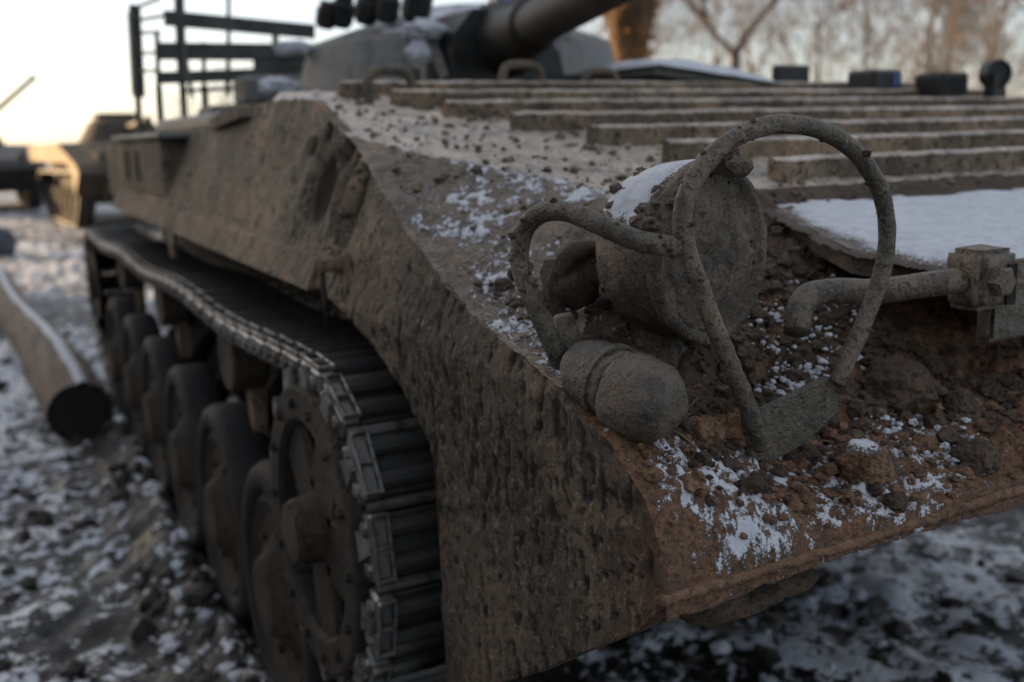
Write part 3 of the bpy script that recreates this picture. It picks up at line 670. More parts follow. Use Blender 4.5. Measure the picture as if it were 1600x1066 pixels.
part(MB().tube([at(672, 60, 3.72), at(697, 124, 3.68)], .022, 6), 'turret_strap', 'turret', tur)
hatch = part(MB().lathe([(0, .24), (.03, .24), (.05, .2), (.055, .01)], TC+np.array([.1, .1, 2.02]), (0, 0, 1), 24), 'turret_hatch', 'turret', tur)
part(MB().box(at(795, -4, 3.9)-np.array([.07, .05, .05]), at(795, -4, 3.9)+np.array([.07, .05, .03]), .01), 'sight_glass', 'glass', tur)

# --- slat cage and antenna behind the turret
cage = bpy.data.objects.new('slat_cage', None); COL.objects.link(cage); cage.parent = veh
CB = np.array([1.0, 5.5, 1.5]); cage.location = CB-V0; WORLD['slat_cage'] = CB; cage.empty_display_size = .1
def bar(name, p, q, w_, t=.008, mat='cage', par=cage):
    """flat bar from p to q, w_ high, t thick"""
    p = np.array(p); q = np.array(q); d = q-p; L = np.linalg.norm(d); d /= L; up_ = np.array([0, 0, 1.]) if abs(d[2]) < .7 else np.array([1., 0, 0])
    s = np.cross(d, up_); s /= np.linalg.norm(s); u = np.cross(s, d); c = MB()
    V = [tuple(o_+s*a*t/2+u*b*w_/2) for o_ in (p, q) for a, b in ((-1, -1), (1, -1), (1, 1), (-1, 1))]
    c.raw(V, [(0, 1, 2, 3), (7, 6, 5, 4), (0, 4, 5, 1), (1, 5, 6, 2), (2, 6, 7, 3), (3, 7, 4, 0)]); return c.build(name, M[mat], par)
def pc(x, y, Y=5.45): return onY(x, y, Y)
bar('slat', pc(256, 28), pc(492, 50), .075, .012); bar('slat', pc(246, 80), pc(492, 82), .085, .012); bar('slat', pc(246, 122), pc(492, 113), .06, .012)
for a, b in (((212, 12), (250, -2)), ((208, 33), (256, 25)), ((212, 52), (250, 50)), ((213, 84), (250, 82)), ((214, 111), (250, 111))):
    bar('slat', pc(*a, 5.9), pc(*b, 5.5), .016, .008)
bar('post', pc(210, 8, 5.9), pc(218, 152, 5.9), .055, .05); bar('post', pc(245, 50), pc(248, 150), .022, .02); bar('post', pc(279, -20), pc(285, 128), .045, .03)
bar('post', pc(318, 66, 5.5), pc(319, 152, 5.5), .02, .02); bar('post', pc(205, 20, 5.95), pc(212, 150, 5.95), .04, .02)
for y0, y1, xr in ((100, 98, 492), (136, 128, 480)): bar('slat', pc(400, y0), pc(xr, y1), .05, .012)
bar('post', pc(430, 40), pc(430, 150), .03, .02); bar('post', pc(400, 80), pc(402, 150), .03, .02)
bar('slat', pc(284, 142, 5.45), pc(400, 136, 5.45), .02, .01)
bar('brace', pc(300, 150, 5.2), pc(285, 60), .02, .015)
for x, y, Y in ((214, 160, 5.92), (248, 165, 5.5), (285, 160, 5.45), (319, 165, 5.5)):
    pp = pc(x, y, Y); bar('stay', (pp[0], pp[1], 1.50), pc(x, y-30, Y), .03, .03)
part(MB().tube([pc(356, 150, 5.6), pc(357, 60, 5.6), pc(357, -60, 5.6)], [.014, .011, .009], 6), 'antenna', 'cage', veh)
rk = MB(); rk.box((1.0, 4.95, 1.50), (1.75, 5.3, 1.66), .02).box((1.18, 5.0, 1.663), (1.70, 5.28, 1.80), .02); part(rk, 'stowage_bin', 'turret', veh)
part(MB().box((.80, 3.5, 1.53), (1.15, 5.3, 1.60), .02), 'roof_rail', 'turret', veh)

# --- roof fittings to the right
rh = MB(); p0 = at(1010, 108, 3.3); p1 = at(1275, 120, 3.3)
rh.prism([(p0[0], p0[2]-.02), (p1[0], p1[2]-.035), (p1[0], p1[2]-.01), (p0[0], p0[2]+.012)], p0[1]-.05, p0[1]+.55, 1)
rh.box((p0[0]+.2, p0[1]+.02, 1.58), (p0[0]+.3, p0[1]+.12, p0[2]-.01)); roofh = part(rh, 'raised_hatch', 'turret', veh)
for (x0, x1, y0, d, mt) in ((1366, 1440, 108, 3.4, 'black'), (1475, 1545, 112, 3.4, 'black')):
    a, b_ = at(x0, y0, d), at(x1, y0, d); q = part(MB().box((a[0], a[1], 1.57), (b_[0], a[1]+.13, a[2]), .012), 'periscope', mt, veh)
    if x0 == 1366:
        part(MB().box((a[0]+.09, a[1]-.004, a[2]-.055), (b_[0]-.02, a[1]+.002, a[2]-.012), 0), 'periscope_glass', 'glass', q)
c = at(1556, 116, 3.4); part(MB().lathe([(-.05, .03), (-.03, .045), (.02, .048), (.025, .04), (.015, .036)], c, (-.3, -.95, 0), 20).box((c[0]-.03, c[1]-.02, 1.57), (c[0]+.03, c[1]+.02, c[2])), 'roof_lamp', 'black', veh)
part(MB().box(at(1205, 107, 3.9)-np.array([.02, .05, .2]), at(1268, 101, 3.9)+np.array([.02, .05, 0]), .01), 'periscope', 'black', veh)

# ------------------------------------------------------------------ snow lying on the vehicle
def snow_sheet(name, X, Y, Z, mask, thick, label, keepmin=-.25):
    Zs = Z+thick*np.clip(mask, -1, 1)+(np.clip(mask, 0, .5))*.003*fbm(xyz(X, Y), 60, 3, 4)
    k = mask > keepmin; kf = (k[:-1, :-1] | k[1:, :-1] | k[:-1, 1:] | k[1:, 1:])
    V, F, u = compact(xyz(X, Y, Zs).reshape(-1, 3), grid_faces(*X.shape, keep=kf))
    o = add(name, mesh(name, V, F, True, {'cover': mask.ravel()[u]*1.2}), M['snow']); return tag(o, label, 'snow', kind='stuff')
def gau(X, Y, c): return sum(w_*np.exp(-(((X-x)/rx)**2+((Y-y)/ry)**2)) for x, y, rx, ry, w_ in c)
X, Y, Z = DECK['nose_plate']
P = xyz(X, Y, Z); LBN = sst(.004, .012, DECK['nose_lumps'])
reg = gau(X, Y, [(.63, 1.08, .045, .12, .75), (.66, 1.27, .06, .10, .6), (.70, 1.42, .07, .09, .5), (.80, .87, .16, .07, .95), (.70, .84, .08, .05, .75), (.95, .83, .12, .04, .6), (1.04, .90, .14, .07, .75), (1.02, 1.20, .10, .06, .62), (.92, 1.02, .10, .04, .6), (1.15, 1.0, .1, .05, .45), (.76, 1.10, .05, .07, .5), (1.13, 1.10, .1, .06, .35), (.80, 1.3, .1, .15, .35)])
reg = np.minimum(reg, .62); msk = (reg-.50)*1.3+1.7*fbm(P, 58, 4, 3, .8)+.6*fbm(P, 17, 3, 2)-.45*LBN-.30*(X < xL(zs(Y))+.006)
snow_sheet('snow_on_bow', X, Y, Z, msk, .003, 'powdery snow patches on the muddy bow around the headlight')
X, Y, Z = DECK['glacis_plate']; P = xyz(X, Y)
crl = np.exp(-((X-xc(Y))/.035)**2)
reg = gau(X, Y, [(.72, 1.56, .10, .12, .62), (.78, 1.65, .1, .1, .35), (.92, 1.55, .08, .10, .45), (1.15, 1.62, .1, .06, .3)])+.42*crl*(Y < 1.95)
reg = np.minimum(reg, .60); msk = (reg-.48)*1.3+1.6*fbm(P, 46, 4, 3, .75)+.5*fbm(P, 13, 3, 2)
snow_sheet('snow_on_glacis', X, Y, Z, msk, .006, 'thin snow flecks along the crease of the upper bow plate')
vx = np.arange(1.10, 2.9, .006); vy = np.arange(.92, 1.44, .006); X, Y = np.meshgrid(vx, vy); P = xyz(X, Y)
edge = np.minimum.reduce([(1.425-Y)/.03, (X-np.interp(Y, [.93, 1.127, 1.428], [1.286, 1.167, 1.252]))/.03, (Y-.935)/.02])
msk = np.minimum(edge/2.2, 1)*.9-.08+.75*fbm(P, 11, 4, 1, .6)*np.clip(1.6-edge*.16, 0.35, 1)
snow_sheet('snow_on_vane', X, Y, zV(Y)+.006*np.clip(msk, -.3, 1)*(1.5*fbm(P, 6, 4, 2)+np.abs(fbm(P, 17, 4, 3))), msk, .012, 'smooth snow sheet covering the flat trim vane at right')
# on the lamp drum
def lamp_snow():
    th = np.linspace(math.radians(15), math.radians(165), 90); hh = np.linspace(-.124, .0, 60)
    e = np.cross(np.array([0, 0, 1.]), axl); e /= np.linalg.norm(e); g = np.cross(axl, e)
    H, T = np.meshgrid(hh, th); R = np.interp(H, [-.128, -.124, -.112, -.090, -.055, -.012, 0], [.02, .05, .076, .096, .106, .109, .111])
    D = np.cos(T)[..., None]*e+np.sin(T)[..., None]*g; P = lc+H[..., None]*axl+R[..., None]*D
    msk = (np.sin(T)-.32)*3.2+1.2*fbm(P, 18, 4, 3)+.5*fbm(P, 50, 3, 1)-1.5*sst(-.03, .0, H)
    P2 = P+D*(.006*np.clip(msk, -1, 1)+.002*fbm(P, 40, 3, 2)*(msk > 0))[..., None]
    k = msk > -.3; kf = k[:-1, :-1] | k[1:, :-1] | k[:-1, 1:] | k[1:, 1:]
    V, F, u = compact(P2.reshape(-1, 3), grid_faces(90, 60, keep=kf))
    tag(add('snow_on_lamp', mesh('snow_on_lamp', V, F, True, {'cover': msk.ravel()[u]}), M['snow']), 'crusty snow on top of the mud-covered headlight', 'snow', kind='stuff')
lamp_snow()
def patch(name, c, rx, ry, label, slope=(0, 0), th=.03, n=40, seed=0, step=None):
    """one lens of snow lying at c"""
    u = np.linspace(-1.2, 1.2, n); U, W_ = np.meshgrid(u, u); X = c[0]+U*rx; Y = c[1]+W_*ry
    msk = 1-np.hypot(U, W_)+.5*fbm(xyz(U*1.5+seed, W_*1.5), 1.4, 3, 2); Z = c[2]+slope[0]*(X-c[0])+slope[1]*(Y-c[1])
    k = msk > -.1; kf = k[:-1, :-1] | k[1:, :-1] | k[:-1, 1:] | k[1:, 1:]
    V, F, u_ = compact(xyz(X, Y, Z+th*np.clip(msk, -.3, .5)).reshape(-1, 3), grid_faces(n, n, keep=kf))
    return tag(add(name, mesh(name, V, F, True, {'cover': msk.ravel()[u_]}), M['snow']), label, 'snow', kind='stuff')
def cone_snow():
    a = np.linspace(math.radians(188), math.radians(300), 90); r = np.linspace(.70, .30, 50); A, Rr = np.meshgrid(a, r)
    X = TC[0]+Rr*np.cos(A); Y = TC[1]+Rr*np.sin(A); Z = np.interp(Rr, [.30, .36, .67, .69], [2.02, 2.0, 1.895, 1.875]); P = xyz(X, Y, Z)
    msk = .55-1.6*np.abs((A-math.radians(252))/math.radians(55))**3+.8*fbm(P, 4, 4, 1)+.4*fbm(P, 14, 3, 2)-.8*sst(.66, .70, Rr)
    snow_sheet('snow_on_turret', X, Y, Z, msk, .02, 'snow lying on the sloping front of the turret roof')
cone_snow()
def slab(name, P0, P1, w_, th, label, seed=0):
    """a loaf of snow along P0-P1, w_ deep, th thick"""
    n, k = 40, 14; Vs = []; P0 = np.array(P0); P1 = np.array(P1)
    for i in range(n):
        t = i/(n-1); c = P0+(P1-P0)*t; e = math.sin(math.pi*min(1, max(0, t)))**.35
        for j in range(k):
            u = j/(k-1); h = math.sin(math.pi*u)**.4*e; q = fbm(np.array([t*6+seed, u*2, 0]), 1.5, 3, 2)
            Vs.append(c+np.array([0, (u-.08+.05*q*e)*w_, th*h*(1+.5*q)]))
    return tag(add(name, mesh(name, np.array(Vs), grid_faces(n, k), True, {'cover': np.ones(n*k)}), M['snow']), label, 'snow', kind='stuff')
slab('snow_on_hatch', (p0[0]-.01, p0[1]-.05, p0[2]+.008), (p1[0]+.01, p0[1]-.05, p1[2]-.012),   .5, .052, 'flat snow on the raised hatch behind the ribs', 2)
def lump(name, c, r, label, sq):
    bm = bmesh.new(); bmesh.ops.create_icosphere(bm, subdivisions=4, radius=1.0)
    Vb = np.array([v.co for v in bm.verts]); Fb = [[v.index for v in f.verts] for f in bm.faces]; bm.free()
    q = Vb*(1+.6*fbm(Vb+np.array(c)*9, 1.4, 3, 2)+.35*fbm(Vb+np.array(c)*5, 4, 3, 1))[:, None]*np.array(sq)*r
    return tag(add(name, mesh(name, q, Fb, True, {'cover': np.ones(len(q))}), M['snow'], None, c), label, 'snow', kind='stuff')
lump('snow_on_bracket', at(664, 46, 3.66), .06, 'snow on the bracket at the turret side', (1.4, .7, .55))
lump('snow_on_bracket', at(655, 84, 3.66), .045, 'small snow lump below the turret bracket', (1.0, .6, 1.0))
lump('snow_on_turret_edge', at(460, 76, 4.35), .085, 'snow heaped against the cage end of the turret', (1.1, .7, .35))
lump('snow_on_roof', at(436, 134, 4.2), .07, 'sloping snow drift on the roof below the slat cage', (1.2, .8, .5))
# ------------------------------------------------------------------ mud: loose crumbs (stuff) and the clods one can pick out
def ico(sub, r):
    bm = bmesh.new(); bmesh.ops.create_icosphere(bm, subdivisions=sub, radius=r)
    V = np.array([v.co for v in bm.verts]); F = np.array([[v.index for v in f.verts] for f in bm.faces]); bm.free(); return V, F
def deck_at(x, y):
    X, Y, Z = DECK['nose_plate'] if y < 1.45 else DECK['glacis_plate']
    i = min(np.searchsorted(Y[:, 0], y), len(Y)-1); return float(np.interp(x, X[i], Z[i]))
V1, F1 = ico(1, 1.0); V2, F2 = ico(2, 1.0)
def crumbs(name, spots, mat, label, sub=2):
    Vb, Fb = (V2, F2) if sub == 2 else (V1, F1); Vs, Fs = [], []; b = 0
    for (x, y, z, r) in spots:
        q = Vb*(1+.9*fbm(Vb*1.0+rng.uniform(0, 40, 3), 1.4, 3, 2))[:, None]*np.array([rng.uniform(.8, 1.3), rng.uniform(.8, 1.3), rng.uniform(.6, .95)])
        Vs.append(q*r+np.array([x, y, z])); Fs.append(Fb+b); b += len(Vb)
    return tag(add(name, mesh(name, np.vstack(Vs), np.vstack(Fs), False, {'cover': np.ones(b)} if mat == 'snow' else None), M[mat]), label, 'mud', kind='stuff')
sp_ = []
while len(sp_) < 2600:
    x, y = rng.uniform(.66, 1.75), rng.uniform(.82, 1.36); w_ = math.exp(-((y-1.13)/.15)**2)*(1 if x > .8 else .25)+.16
    if x > 1.25 and y > .99+.0*(x-1.25): continue
    if rng.random() > w_: continue
    r = .0022+.012*rng.random()**3.2; sp_.append((x, y, deck_at(x, y)+r*.35, r))
crumbs('mud_crumbs', sp_, 'mudwet', 'loose dark mud crumbs heaped between headlight and trim vane')
sp_ = []
while len(sp_) < 420:
    x, y = rng.uniform(.60, 1.3), rng.uniform(.80, 1.02); r = .002+.008*rng.random()**2; sp_.append((x, y, deck_at(x, y)+r*.4, r))
crumbs('soil_crumbs', sp_, 'blade', 'crumbled red-brown soil scattered along the bow edge')
sp_ = []
while len(sp_) < 700:
    x, y = rng.uniform(.62, 1.9), rng.uniform(1.2, 2.8)
    if x < float(xL(zs(y)))+.02: continue
    r = .003+.008*rng.random()**2; sp_.append((x, y, deck_at(x, y)+r*.2, r))
crumbs('mud_flakes', sp_, 'hull', 'dry mud flakes scattered over the upper bow plate', 1)
sp_ = []
for pts in (hp, gl):                                             # crust sitting on the guard tubes
    for i in range(0, len(pts)):
        for _ in range(3):
            r = .001+.0042*rng.random()**2.5; a = rng.uniform(-.4, math.pi+.4); sd_ = rng.normal(size=3); t_ = pts[min(i+1, len(pts)-1)]-pts[max(i-1, 0)]; t_ /= np.linalg.norm(t_)+1e-9
            sd_ -= t_*(sd_@t_); sd_ /= np.linalg.norm(sd_)
            if rng.random() < (.8 if pts is hp else .45): continue
            q = pts[i]+sd_*(.0105 if pts is hp else .0115); sp_.append((*q, r))
crumbs('mud_crust', sp_, 'mudwet', 'mud crust stuck to the bent headlight guard tubes')
sp_ = []
for _ in range(110):                                             # lumps on the top and back of the lamp drum
    h_ = rng.uniform(-.09, -.01); a = rng.uniform(.2, 2.9); e = np.cross(np.array([0, 0, 1.]), axl); e /= np.linalg.norm(e); g = np.cross(axl, e)
    q = lc+axl*h_+.106*(math.cos(a)*e+math.sin(a)*g); sp_.append((*q, .002+.007*rng.random()**2.5))
for px, py, d in ((1010, 330, 1.14), (1022, 322, 1.14), (1000, 345, 1.14), (1035, 340, 1.13), (1050, 318, 1.13), (1015, 350, 1.13), (1155, 262, 1.17)):
    sp_.append((*at(px, py, d+.045), rng.uniform(.008, .015)))
crumbs('mud_lumps', sp_, 'lamp', 'mud lumps stuck on top of the snowy headlight')
sp_ = []
for px, py, z, n_, w_ in ((1300, 425, 1.27, 110, .030), (1262, 448, 1.26, 80, .022), (1335, 440, 1.25, 60, .02), (1228, 605, 1.14, 70, .022), (1275, 560, 1.17, 70, .018), (1195, 470, 1.24, 60, .02), (1385, 610, 1.14, 40, .02), (1490, 640, 1.12, 70, .03), (1205, 560, 1.17, 40, .018), (1320, 530, 1.19, 40, .02)):
    c_ = onZ(px, py, z)
    for _ in range(n_):
        x, y = c_[0]+rng.normal()*w_, c_[1]+rng.normal()*w_*.7
        if y > 1.4 or y < .8 or x < .66: continue
        sp_.append((x, y, deck_at(x, y)+.004+.004*rng.random(), .0010+.0042*rng.random()**2))
crumbs('snow_grains', sp_, 'snow', 'grainy snow lodged between the mud crumbs behind the guard hoop')
def clod(name, x, y, r, mat, label, sq=(1, 1, .85), lift=.4):
    Vb, Fb = ico(4, 1.0); s = rng.uniform(0, 50, 3)
    q = Vb*(1+.38*fbm(Vb+s, 1.5, 2, 1)+.22*np.abs(fbm(Vb+s, 4, 4, 2))+.10*fbm(Vb+s, 11, 3, 3))[:, None]*np.array(sq)*r
    return tag(add(name, mesh(name, q, Fb, False), M[mat], None, (x, y, deck_at(x, y)+r*lift)), label, 'mud clod')
for (px, py, z, r, mt, lb) in ((1352, 712, 1.09, .033, 'blade', 'largest crumbly red-brown clod capped with snow near the bow edge'),
    (1145, 715, 1.09, .026, 'blade', 'orange-brown clod at the foot of the guard hoop'), (1098, 735, 1.09, .022, 'blade', 'brown clod left of the orange one below the horn'),
    (1445, 690, 1.08, .016, 'blade', 'small brown clod right of the snow-capped clod'), (1525, 722, 1.06, .028, 'mudwet', 'flat red-brown lump near the right end of the bow edge'),
    (1405, 600, 1.13, .045, 'mudwet', 'large dark rounded clod under the catch rod'), (1500, 600, 1.13, .022, 'mudwet', 'reddish clod with snow around it right of the dark rounded clod'),
    (1400, 770, 1.06, .014, 'mudwet', 'small dark clod lying in the snow on the bow shelf')):
    p = onZ(px, py, z); clod('mud_clod', p[0], p[1], r, mt, lb)
p = onZ(1352, 690, 1.125); patch('snow_on_clod', (p[0], p[1]+.004, 1.118), .022, .02, 'little snow cap on the largest clod', (0, .1), .012, 30, 3)

sk = MB()
for _ in range(70):
    x, y = rng.uniform(.64, 1.25), rng.uniform(.81, 1.3); a = rng.uniform(0, 6.3); L = rng.uniform(.012, .05); z0 = deck_at(x, y)+.002; x2, y2 = x+L*math.cos(a), min(1.4, max(.80, y+L*math.sin(a)))
    sk.tube([(x, y, z0), ((x+x2)/2, (y+y2)/2, (z0+deck_at(x2, y2))/2+rng.uniform(.002, .008)), (x2, y2, deck_at(x2, y2)+rng.uniform(0, .006))], rng.uniform(.0004, .0012), 4)
tag(sk.build('dry_stalks', M['straw']), 'bits of dry stalk stuck in the mud on the bow', 'stalks', kind='stuff')

def ground_clods(name, mat, n, label, boxes, r0, r1):
    bx = np.array(boxes)[rng.integers(len(boxes), size=n)]; x = rng.uniform(bx[:, 0], bx[:, 1]); y = rng.uniform(bx[:, 2], bx[:, 3])
    k = ~((x > .52) & (x < .85) & (y > 1.4) & (y < 6.7)) & (fbm(xyz(x, y), 1.6, 2, 3) > -.12); x, y = x[k], y[k]
    r = r0+(r1-r0)*rng.random(len(x))**3; sp = list(zip(x, y, ground_z(x, y)+r*.1, r))
    o = crumbs(name, sp, mat, label, 1); o['category'] = 'clods'
GB = [(-.6, .5, 1.6, 4.5), (-.3, .5, 3.5, 9), (1.2, 3.2, 1.2, 3.0), (.25, .52, 1.6, 6.5)]
ground_clods('frozen_clods', 'clod', 900, 'frozen mud clods churned up on the ground beside the track', GB, .006, .05)
ground_clods('snow_crumbs', 'snow', 700, 'crumbs of trodden snow lying on the churned ground', GB, .006, .03)

# ------------------------------------------------------------------ log
def build_log():
    a, b = np.array([.325, 5.42, .155]), np.array([.03, 11.6, .15]); n = 60; t = np.linspace(0, 1, n)
    pts = a+(b-a)*t[:, None]+np.stack([.02*np.sin(t*7), 0*t, .01*np.sin(t*5)], -1); r = .158+.012*np.sin(t*9)-.02*t
    root = thing('log', 'thick bare log lying along the track with snow on its upper edge', 'log', (.325, 5.42, 0))
    mb = MB().tube(pts, r, 28, cap=False); V = np.array(mb.V); c = np.repeat(pts, 28, 0); d = (V-c)/.158
    V = V+d*(.016*fbm(V*np.array([1, .3, 1]), 9, 4, 1)+.03*np.maximum(0, fbm(V, 2.2, 2, 3)-.2))[:, None]; mb.V = [tuple(v) for v in V]; mb.build('trunk', M['log'], root, smooth=True)
    V0_ = np.array(V[:28]); MB().raw([tuple(v+np.array([0, .012, 0])) for v in V0_], [tuple(range(28))]).build('sawn_end', M['dark'], root)  # end face near black: its shade is put into the colour
    Vs = []
    for i in range(n):
        for an in np.linspace(.80, 1.30, 12):
            k = .5+.5*math.sin(an); rr = r[i]+.012+.010*float(fbm(np.array([an*2, pts[i][1]*2, 0]), 1.5, 2))-.02*(abs(an-1.05)/.22)**4*(1+.8*float(fbm(np.array([an, pts[i][1]*3, 4.]), 1.2, 3)))
            Vs.append(pts[i]+np.array([-math.cos(an+.35)*-1*rr, 0, math.sin(an+.35)*rr]))
    o = add('log_snow', mesh('log_snow', np.array(Vs), grid_faces(n, 12), True, {'cover': np.ones(n*12)}), M['snow']); tag(o, 'strip of snow along the top of the log', 'snow', kind='stuff')
build_log()
Vb, Fb = ico(4, .5); q = Vb*(1+.2*fbm(Vb, 2.2, 3, 2))[:, None]*np.array([.42, .5, .42])*1.25; bp = onZ(-4, 398, 0)
tag(add('boulder', mesh('boulder', q+np.array([0, 0, .14]), Fb, True), M['stone'], None, (bp[0], bp[1], 0)), 'dark rounded boulder at the left edge of the yard', 'boulder')

# ------------------------------------------------------------------ parked vehicles behind (origin: middle of the bow on the ground, facing -y)
def parked(name, label, loc, rotz, gunv, mat='hull', pinned=0):
    r = thing(name, label, 'armoured vehicle', loc, rotz, 'armoured vehicles parked behind')
    WORLD[r.name] = np.zeros(3)
    b = lambda mb, n, m_, par=r, **kw: mb.build(n, M[m_], par, **kw)
    b(MB().prism([(.05, 1.0), (.7, .45), (6.2, .42), (6.6, .9), (6.6, 1.5), (2.2, 1.55), (.3, 1.2)], -1.0, 1.0), 'hull', mat)
    for s in (-1, 1):
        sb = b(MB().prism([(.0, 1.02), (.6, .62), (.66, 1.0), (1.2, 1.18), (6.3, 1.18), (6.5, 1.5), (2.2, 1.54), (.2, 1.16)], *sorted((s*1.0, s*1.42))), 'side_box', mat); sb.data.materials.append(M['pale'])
        for p_ in sb.data.polygons: p_.material_index = 1 if (p_.normal.x < -.5 and mat == 'afv') else 0  # flank faces made paler: low sunlight put into the colour
        p = tangent_path([(.95, .74, .32)]+[(1.5+.64*i, .38, .36) for i in range(6)]+[(5.5, .7, .3)]); p2 = tangent_path([(.95, .74, .26)]+[(1.5+.64*i, .38, .31) for i in range(6)]+[(5.5, .7, .25)])
        n = len(p); V = [(x, y, z) for x in sorted((s*1.05, s*1.36)) for P in (p, p2) for y, z in P]
        F = []
        for i in range(n):
            j = (i+1) % n; F += [(i, j, j+2*n, i+2*n), (i+n, j+n, j+3*n, i+3*n), (i, j, j+n, i+n), (i+2*n, j+2*n, j+3*n, i+3*n)]
        b(MB().raw(V, F), 'track', 'steel')
        for i in range(6): b(MB().lathe([(-.07, .31), (.07, .31), (.07, .24), (.03, .2), (.05, .08), (.06, .01)], (s*1.22, 1.5+.64*i, .38), (s, 0, 0), 20), 'road_wheel', 'wheel')
        b(MB().lathe([(-.07, .28), (.07, .28), (.03, .2), (.05, .08)], (s*1.22, .95, .74), (s, 0, 0), 18), 'drive_sprocket', 'wheel')
        b(MB().lathe([(0, .1), (.08, .1), (.085, .02)], (s*.95, .45, 1.28), (0, -1, 0), 16), 'headlight', 'lamp')
    t = b(MB().lathe([(1.48, .86), (1.58, .82), (1.92, .62), (1.98, .5), (2.0, .01)], (0, 3.4, 0), (0, 0, 1), 32), 'turret', 'afv')
    g = np.array(gunv, float); L = np.linalg.norm(g); b(MB().lathe([(-.1, .12), (.15, .09), (.2, .07), (L-.1, .06), (L-.09, .07), (L, .07)], (0, 2.75, 1.8), g, 14), 'gun', 'gun', t)
    b(MB().box((-.4, 3.6, 1.95), (.35, 4.2, 2.12), .02), 'turret_bin', 'afv', t)
    return r
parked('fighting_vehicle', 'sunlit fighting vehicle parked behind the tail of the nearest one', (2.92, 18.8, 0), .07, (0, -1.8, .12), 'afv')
parked('fighting_vehicle', 'shaded fighting vehicle at the far left with raised gun', (.02, 26.0, 0), .04, (1.55, -1.0, 1.35), 'steel')

# ------------------------------------------------------------------ trees
def branches(rs, p, d, L, r, lv, out, maxlv, spread=.78, upb=.2):
    n = 4; pts = [p]; d = d/np.linalg.norm(d)
    for i in range(n):
        d = d+rs.normal(size=3)*.13+np.array([0, 0, upb*.12]); d /= np.linalg.norm(d); pts.append(pts[-1]+d*L/n)
    rad = np.linspace(r, r*.55, n+1); out.append((np.array(pts), rad, lv))
    if lv >= maxlv: return
    kids = (int(rs.integers(4, 6)) if lv < 3 else 3) if lv else int(rs.integers(9, 13))
    for k in range(kids):
        t = rs.uniform(.12 if lv == 0 else .3, 1.0); i = min(int(t*n), n-1); q = pts[i]+(pts[i+1]-pts[i])*(t*n-i)
        a = rs.normal(size=3); a -= d*(a@d); a /= np.linalg.norm(a)
        branches(rs, q, d*(1-spread*.5)+a*spread*rs.uniform(.7, 1.4)+np.array([0, 0, upb]), L*rs.uniform(.42, .68), max(r*(1-.45*t)*rs.uniform(.42, .64), .011), lv+1, out, maxlv, spread, upb)
def tree_meshes(seed, H=9.0, r=.13, maxlv=3, fork=False, zf=3.2):
    rs = np.random.default_rng(seed); out = []
    if fork:
        out.append((np.array([[0, 0, 0], [0, 0, zf/2], [0, 0, zf]]), np.array([r*1.2, r, r*.95]), 0))
        for sx in (-.75, .25): branches(rs, np.array([0, 0, zf-.1]), np.array([sx, 0, 1.]), H*.3, r*.62, 1, out, maxlv+1, .45)
    else: branches(rs, np.zeros(3), np.array([rs.normal()*.06, rs.normal()*.06, 1.]), H*.75, r, 0, out, maxlv)
    tr, cr = MB(), MB()
    for pts, rad, lv in out:
        (tr if lv == 0 else cr).tube(pts, rad, 7 if lv == 0 else (4 if lv == 1 else 3), cap=False)
    return mesh('trunk', tr.V, tr.F, True), mesh('crown', cr.V, cr.F)
VAR = [tree_meshes(s, H, .07, 4) for s, H in ((1, 9), (2, 11), (3, 8), (4, 10), (5, 7))]
def tree(name, label, vi, loc, rz, sc, group='bare trees behind the vehicle', mat='bark'):
    r = thing(name, label, 'tree', loc, rz, group); r.scale = (sc, sc, sc); WORLD[r.name] = np.zeros(3)
    add('trunk', vi[0], M[mat], r); add('crown', vi[1], M[mat], r)
def ground_dir(x, D):                                           # a spot on the ground seen in column x, D metres deep
    p = at(x, 200, D); return (float(p[0]), float(p[1]), -.05)
spots = [(905, 38), (930, 46), (1040, 36), (1085, 44), (1120, 50), (1180, 40), (1215, 47), (1250, 35), (1290, 43), (1325, 52), (1360, 34), (1395, 41), (1430, 30), (1455, 47), (1485, 37), (1515, 44), (1545, 33), (1575, 40), (1610, 36), (1650, 44), (1010, 52), (1270, 56), (1415, 55), (1560, 54)]
order = sorted(range(len(spots)), key=lambda i: spots[i][0]); words = ['leftmost', 'second', 'third', 'fourth', 'fifth', 'sixth', 'seventh', 'eighth', 'ninth', 'tenth', 'eleventh', 'twelfth', 'thirteenth', 'fourteenth', 'fifteenth', 'sixteenth', 'seventeenth', 'eighteenth', 'nineteenth', 'twentieth', 'twenty-first', 'twenty-second', 'twenty-third', 'twenty-fourth']
for rank, i in enumerate(order):
    x, D = spots[i]
    lab = 'leftmost thin bare tree of the row behind the gun' if rank == 0 else '%s bare tree from the left in the row behind the ribbed bow' % words[rank]
    tree('bare_tree', lab, VAR[i % 5], ground_dir(x, D), i*1.7, random.uniform(.85, 1.2))
fk = tree_meshes(21, 7.5, .11, 3, True); tree('bare_tree', 'dark forked bare tree above the raised hatch', fk, ground_dir(1147, 22), math.radians(-27.6), 1.0, mat='barkdk')
for i, (x, D, s, lb) in enumerate(((300, 62, .5, 'low bare tree left of centre behind the slat cage'), (345, 66, .55, 'low bare tree in the middle behind the slat cage'), (390, 60, .55, 'low bare tree right of centre behind the slat cage'), (435, 64, .6, 'low bare tree behind the turret end of the cage'), (190, 58, .28, 'tiny sapling left of the slat cage'))):
    tree('bare_tree', lb, VAR[i % 5], ground_dir(x, D), i*2.1, s, 'low trees behind the cage')
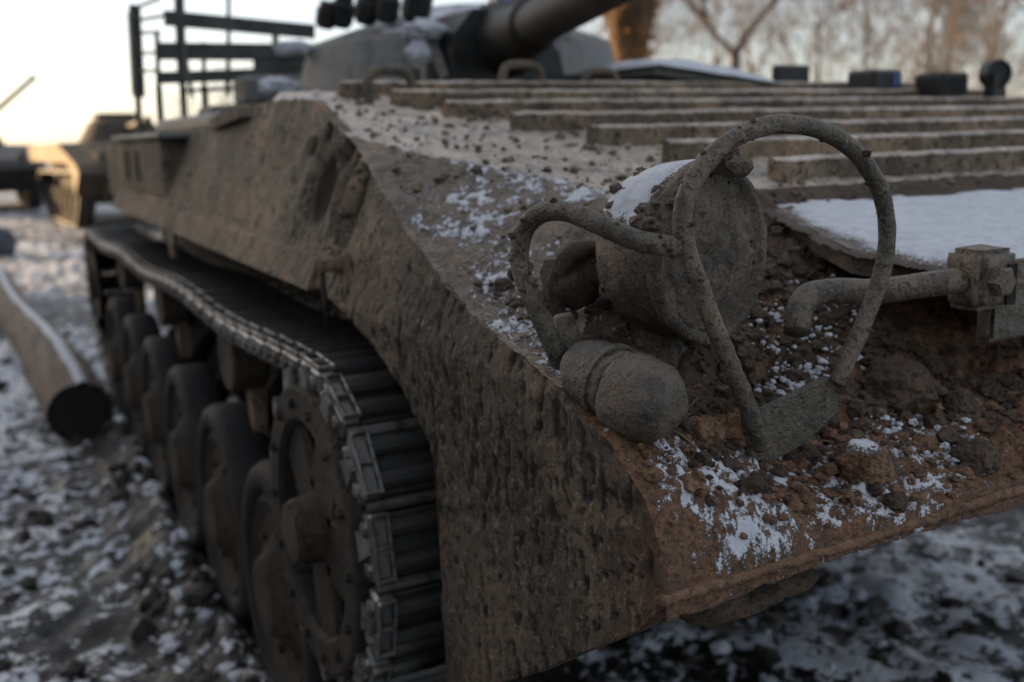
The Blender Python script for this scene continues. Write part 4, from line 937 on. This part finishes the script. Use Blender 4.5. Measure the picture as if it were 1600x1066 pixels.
def shaggy_trunk():
    loc = ground_dir(988, 12.5); r = thing('shaggy_tree', 'thick brown shaggy trunk with orange leaves standing behind the gun', 'tree', loc); WORLD[r.name] = np.zeros(3)
    z = np.linspace(0, 4.6, 46); rad = np.interp(z, [0, .3, 2.0, 2.35, 2.8, 3.3, 4.6], [.26, .2, .15, .18, .29, .33, .22])
    mb = MB().tube(np.stack([.03*np.sin(z*2), 0*z, z], -1), rad, 28); V = np.array(mb.V); d = V*np.array([1, 1, 0]); V = V+d*(.25*fbm(V*np.array([1, 1, .4]), 7, 4, 2))[:, None]; mb.V = [tuple(v) for v in V]
    mb.build('trunk', M['trunk'], r, smooth=True)
    Vs, Fs = [], []; rs = np.random.default_rng(3)
    for k in range(330):
        a = rs.uniform(0, 2*math.pi); zz = rs.uniform(1.9, 4.2); rr = float(np.interp(zz, z, rad))*rs.uniform(1.0, 1.2); c = np.array([rr*math.cos(a), rr*math.sin(a), zz]); u = rs.normal(size=3); u /= np.linalg.norm(u); v = np.cross(u, rs.normal(size=3)); v /= np.linalg.norm(v); s = rs.uniform(.03, .075)
        Vs += [c-u*s, c+v*s*.5, c+u*s, c-v*s*.5]; Fs.append((4*k, 4*k+1, 4*k+2, 4*k+3))
    add('crown', mesh('crown', Vs, Fs), M['dry'], r)
    branch = MB(); rs = np.random.default_rng(8); out = []
    for a in (0, 1.3, 2.6, 3.9, 5.2): branches(rs, np.array([.1*math.cos(a), .1*math.sin(a), 4.4]), np.array([math.cos(a)*.5, math.sin(a)*.5, 1]), 2.0, .07, 1, out, 3)
    for pts, rd_, lv in out: branch.tube(pts, rd_, 4, cap=False)
    branch.build('branch', M['trunk'], r)
shaggy_trunk()
def brush():                                                    # dry undergrowth in front of the wood
    rs = np.random.default_rng(5); Vs, Fs = [], []; k = 0
    for _ in range(9000):
        x = rs.uniform(880, 1700); D = rs.uniform(24, 58); p = np.array(ground_dir(x, D)); h = rs.uniform(.7, 2.6)*(.6+.4*math.sin(x*.02)**2); w_ = rs.uniform(.01, .03); l = rs.normal(size=2)*.25*h; s = rs.normal(size=2); s = s/np.linalg.norm(s)*w_
        Vs += [(p[0]-s[0], p[1]-s[1], 0), (p[0]+s[0], p[1]+s[1], 0), (p[0]+l[0], p[1]+l[1], h)]; Fs.append((k, k+1, k+2)); k += 3
    tag(add('dry_undergrowth', mesh('dry_undergrowth', Vs, Fs), M['straw']), 'pale dry undergrowth at the foot of the bare trees', 'undergrowth', kind='stuff')
brush()

# ------------------------------------------------------------------ unseen block added left of the yard to keep the near vehicle in shade
shade_block = thing('shed', 'long low grey shed along the left side of the yard', 'building', (-11, 5.5, 0)); WORLD[shade_block.name] = np.zeros(3)
MB().box((-3, -16, -.2), (3, 17.5, 5.6)).build('wall', M['shed'], shade_block)
rf = MB().prism([(-3.5, 5.5), (0, 6.5), (3.5, 5.5), (3.5, 5.62), (0, 6.62), (-3.5, 5.62)], -16.4, 17.9, 1).build('roof', M['roof'], shade_block)
for y in (-12, -4, 4, 12): MB().box((2.99, y-1.5, 0), (3.05, y+1.5, 3.2)).build('door', M['roof'], shade_block)
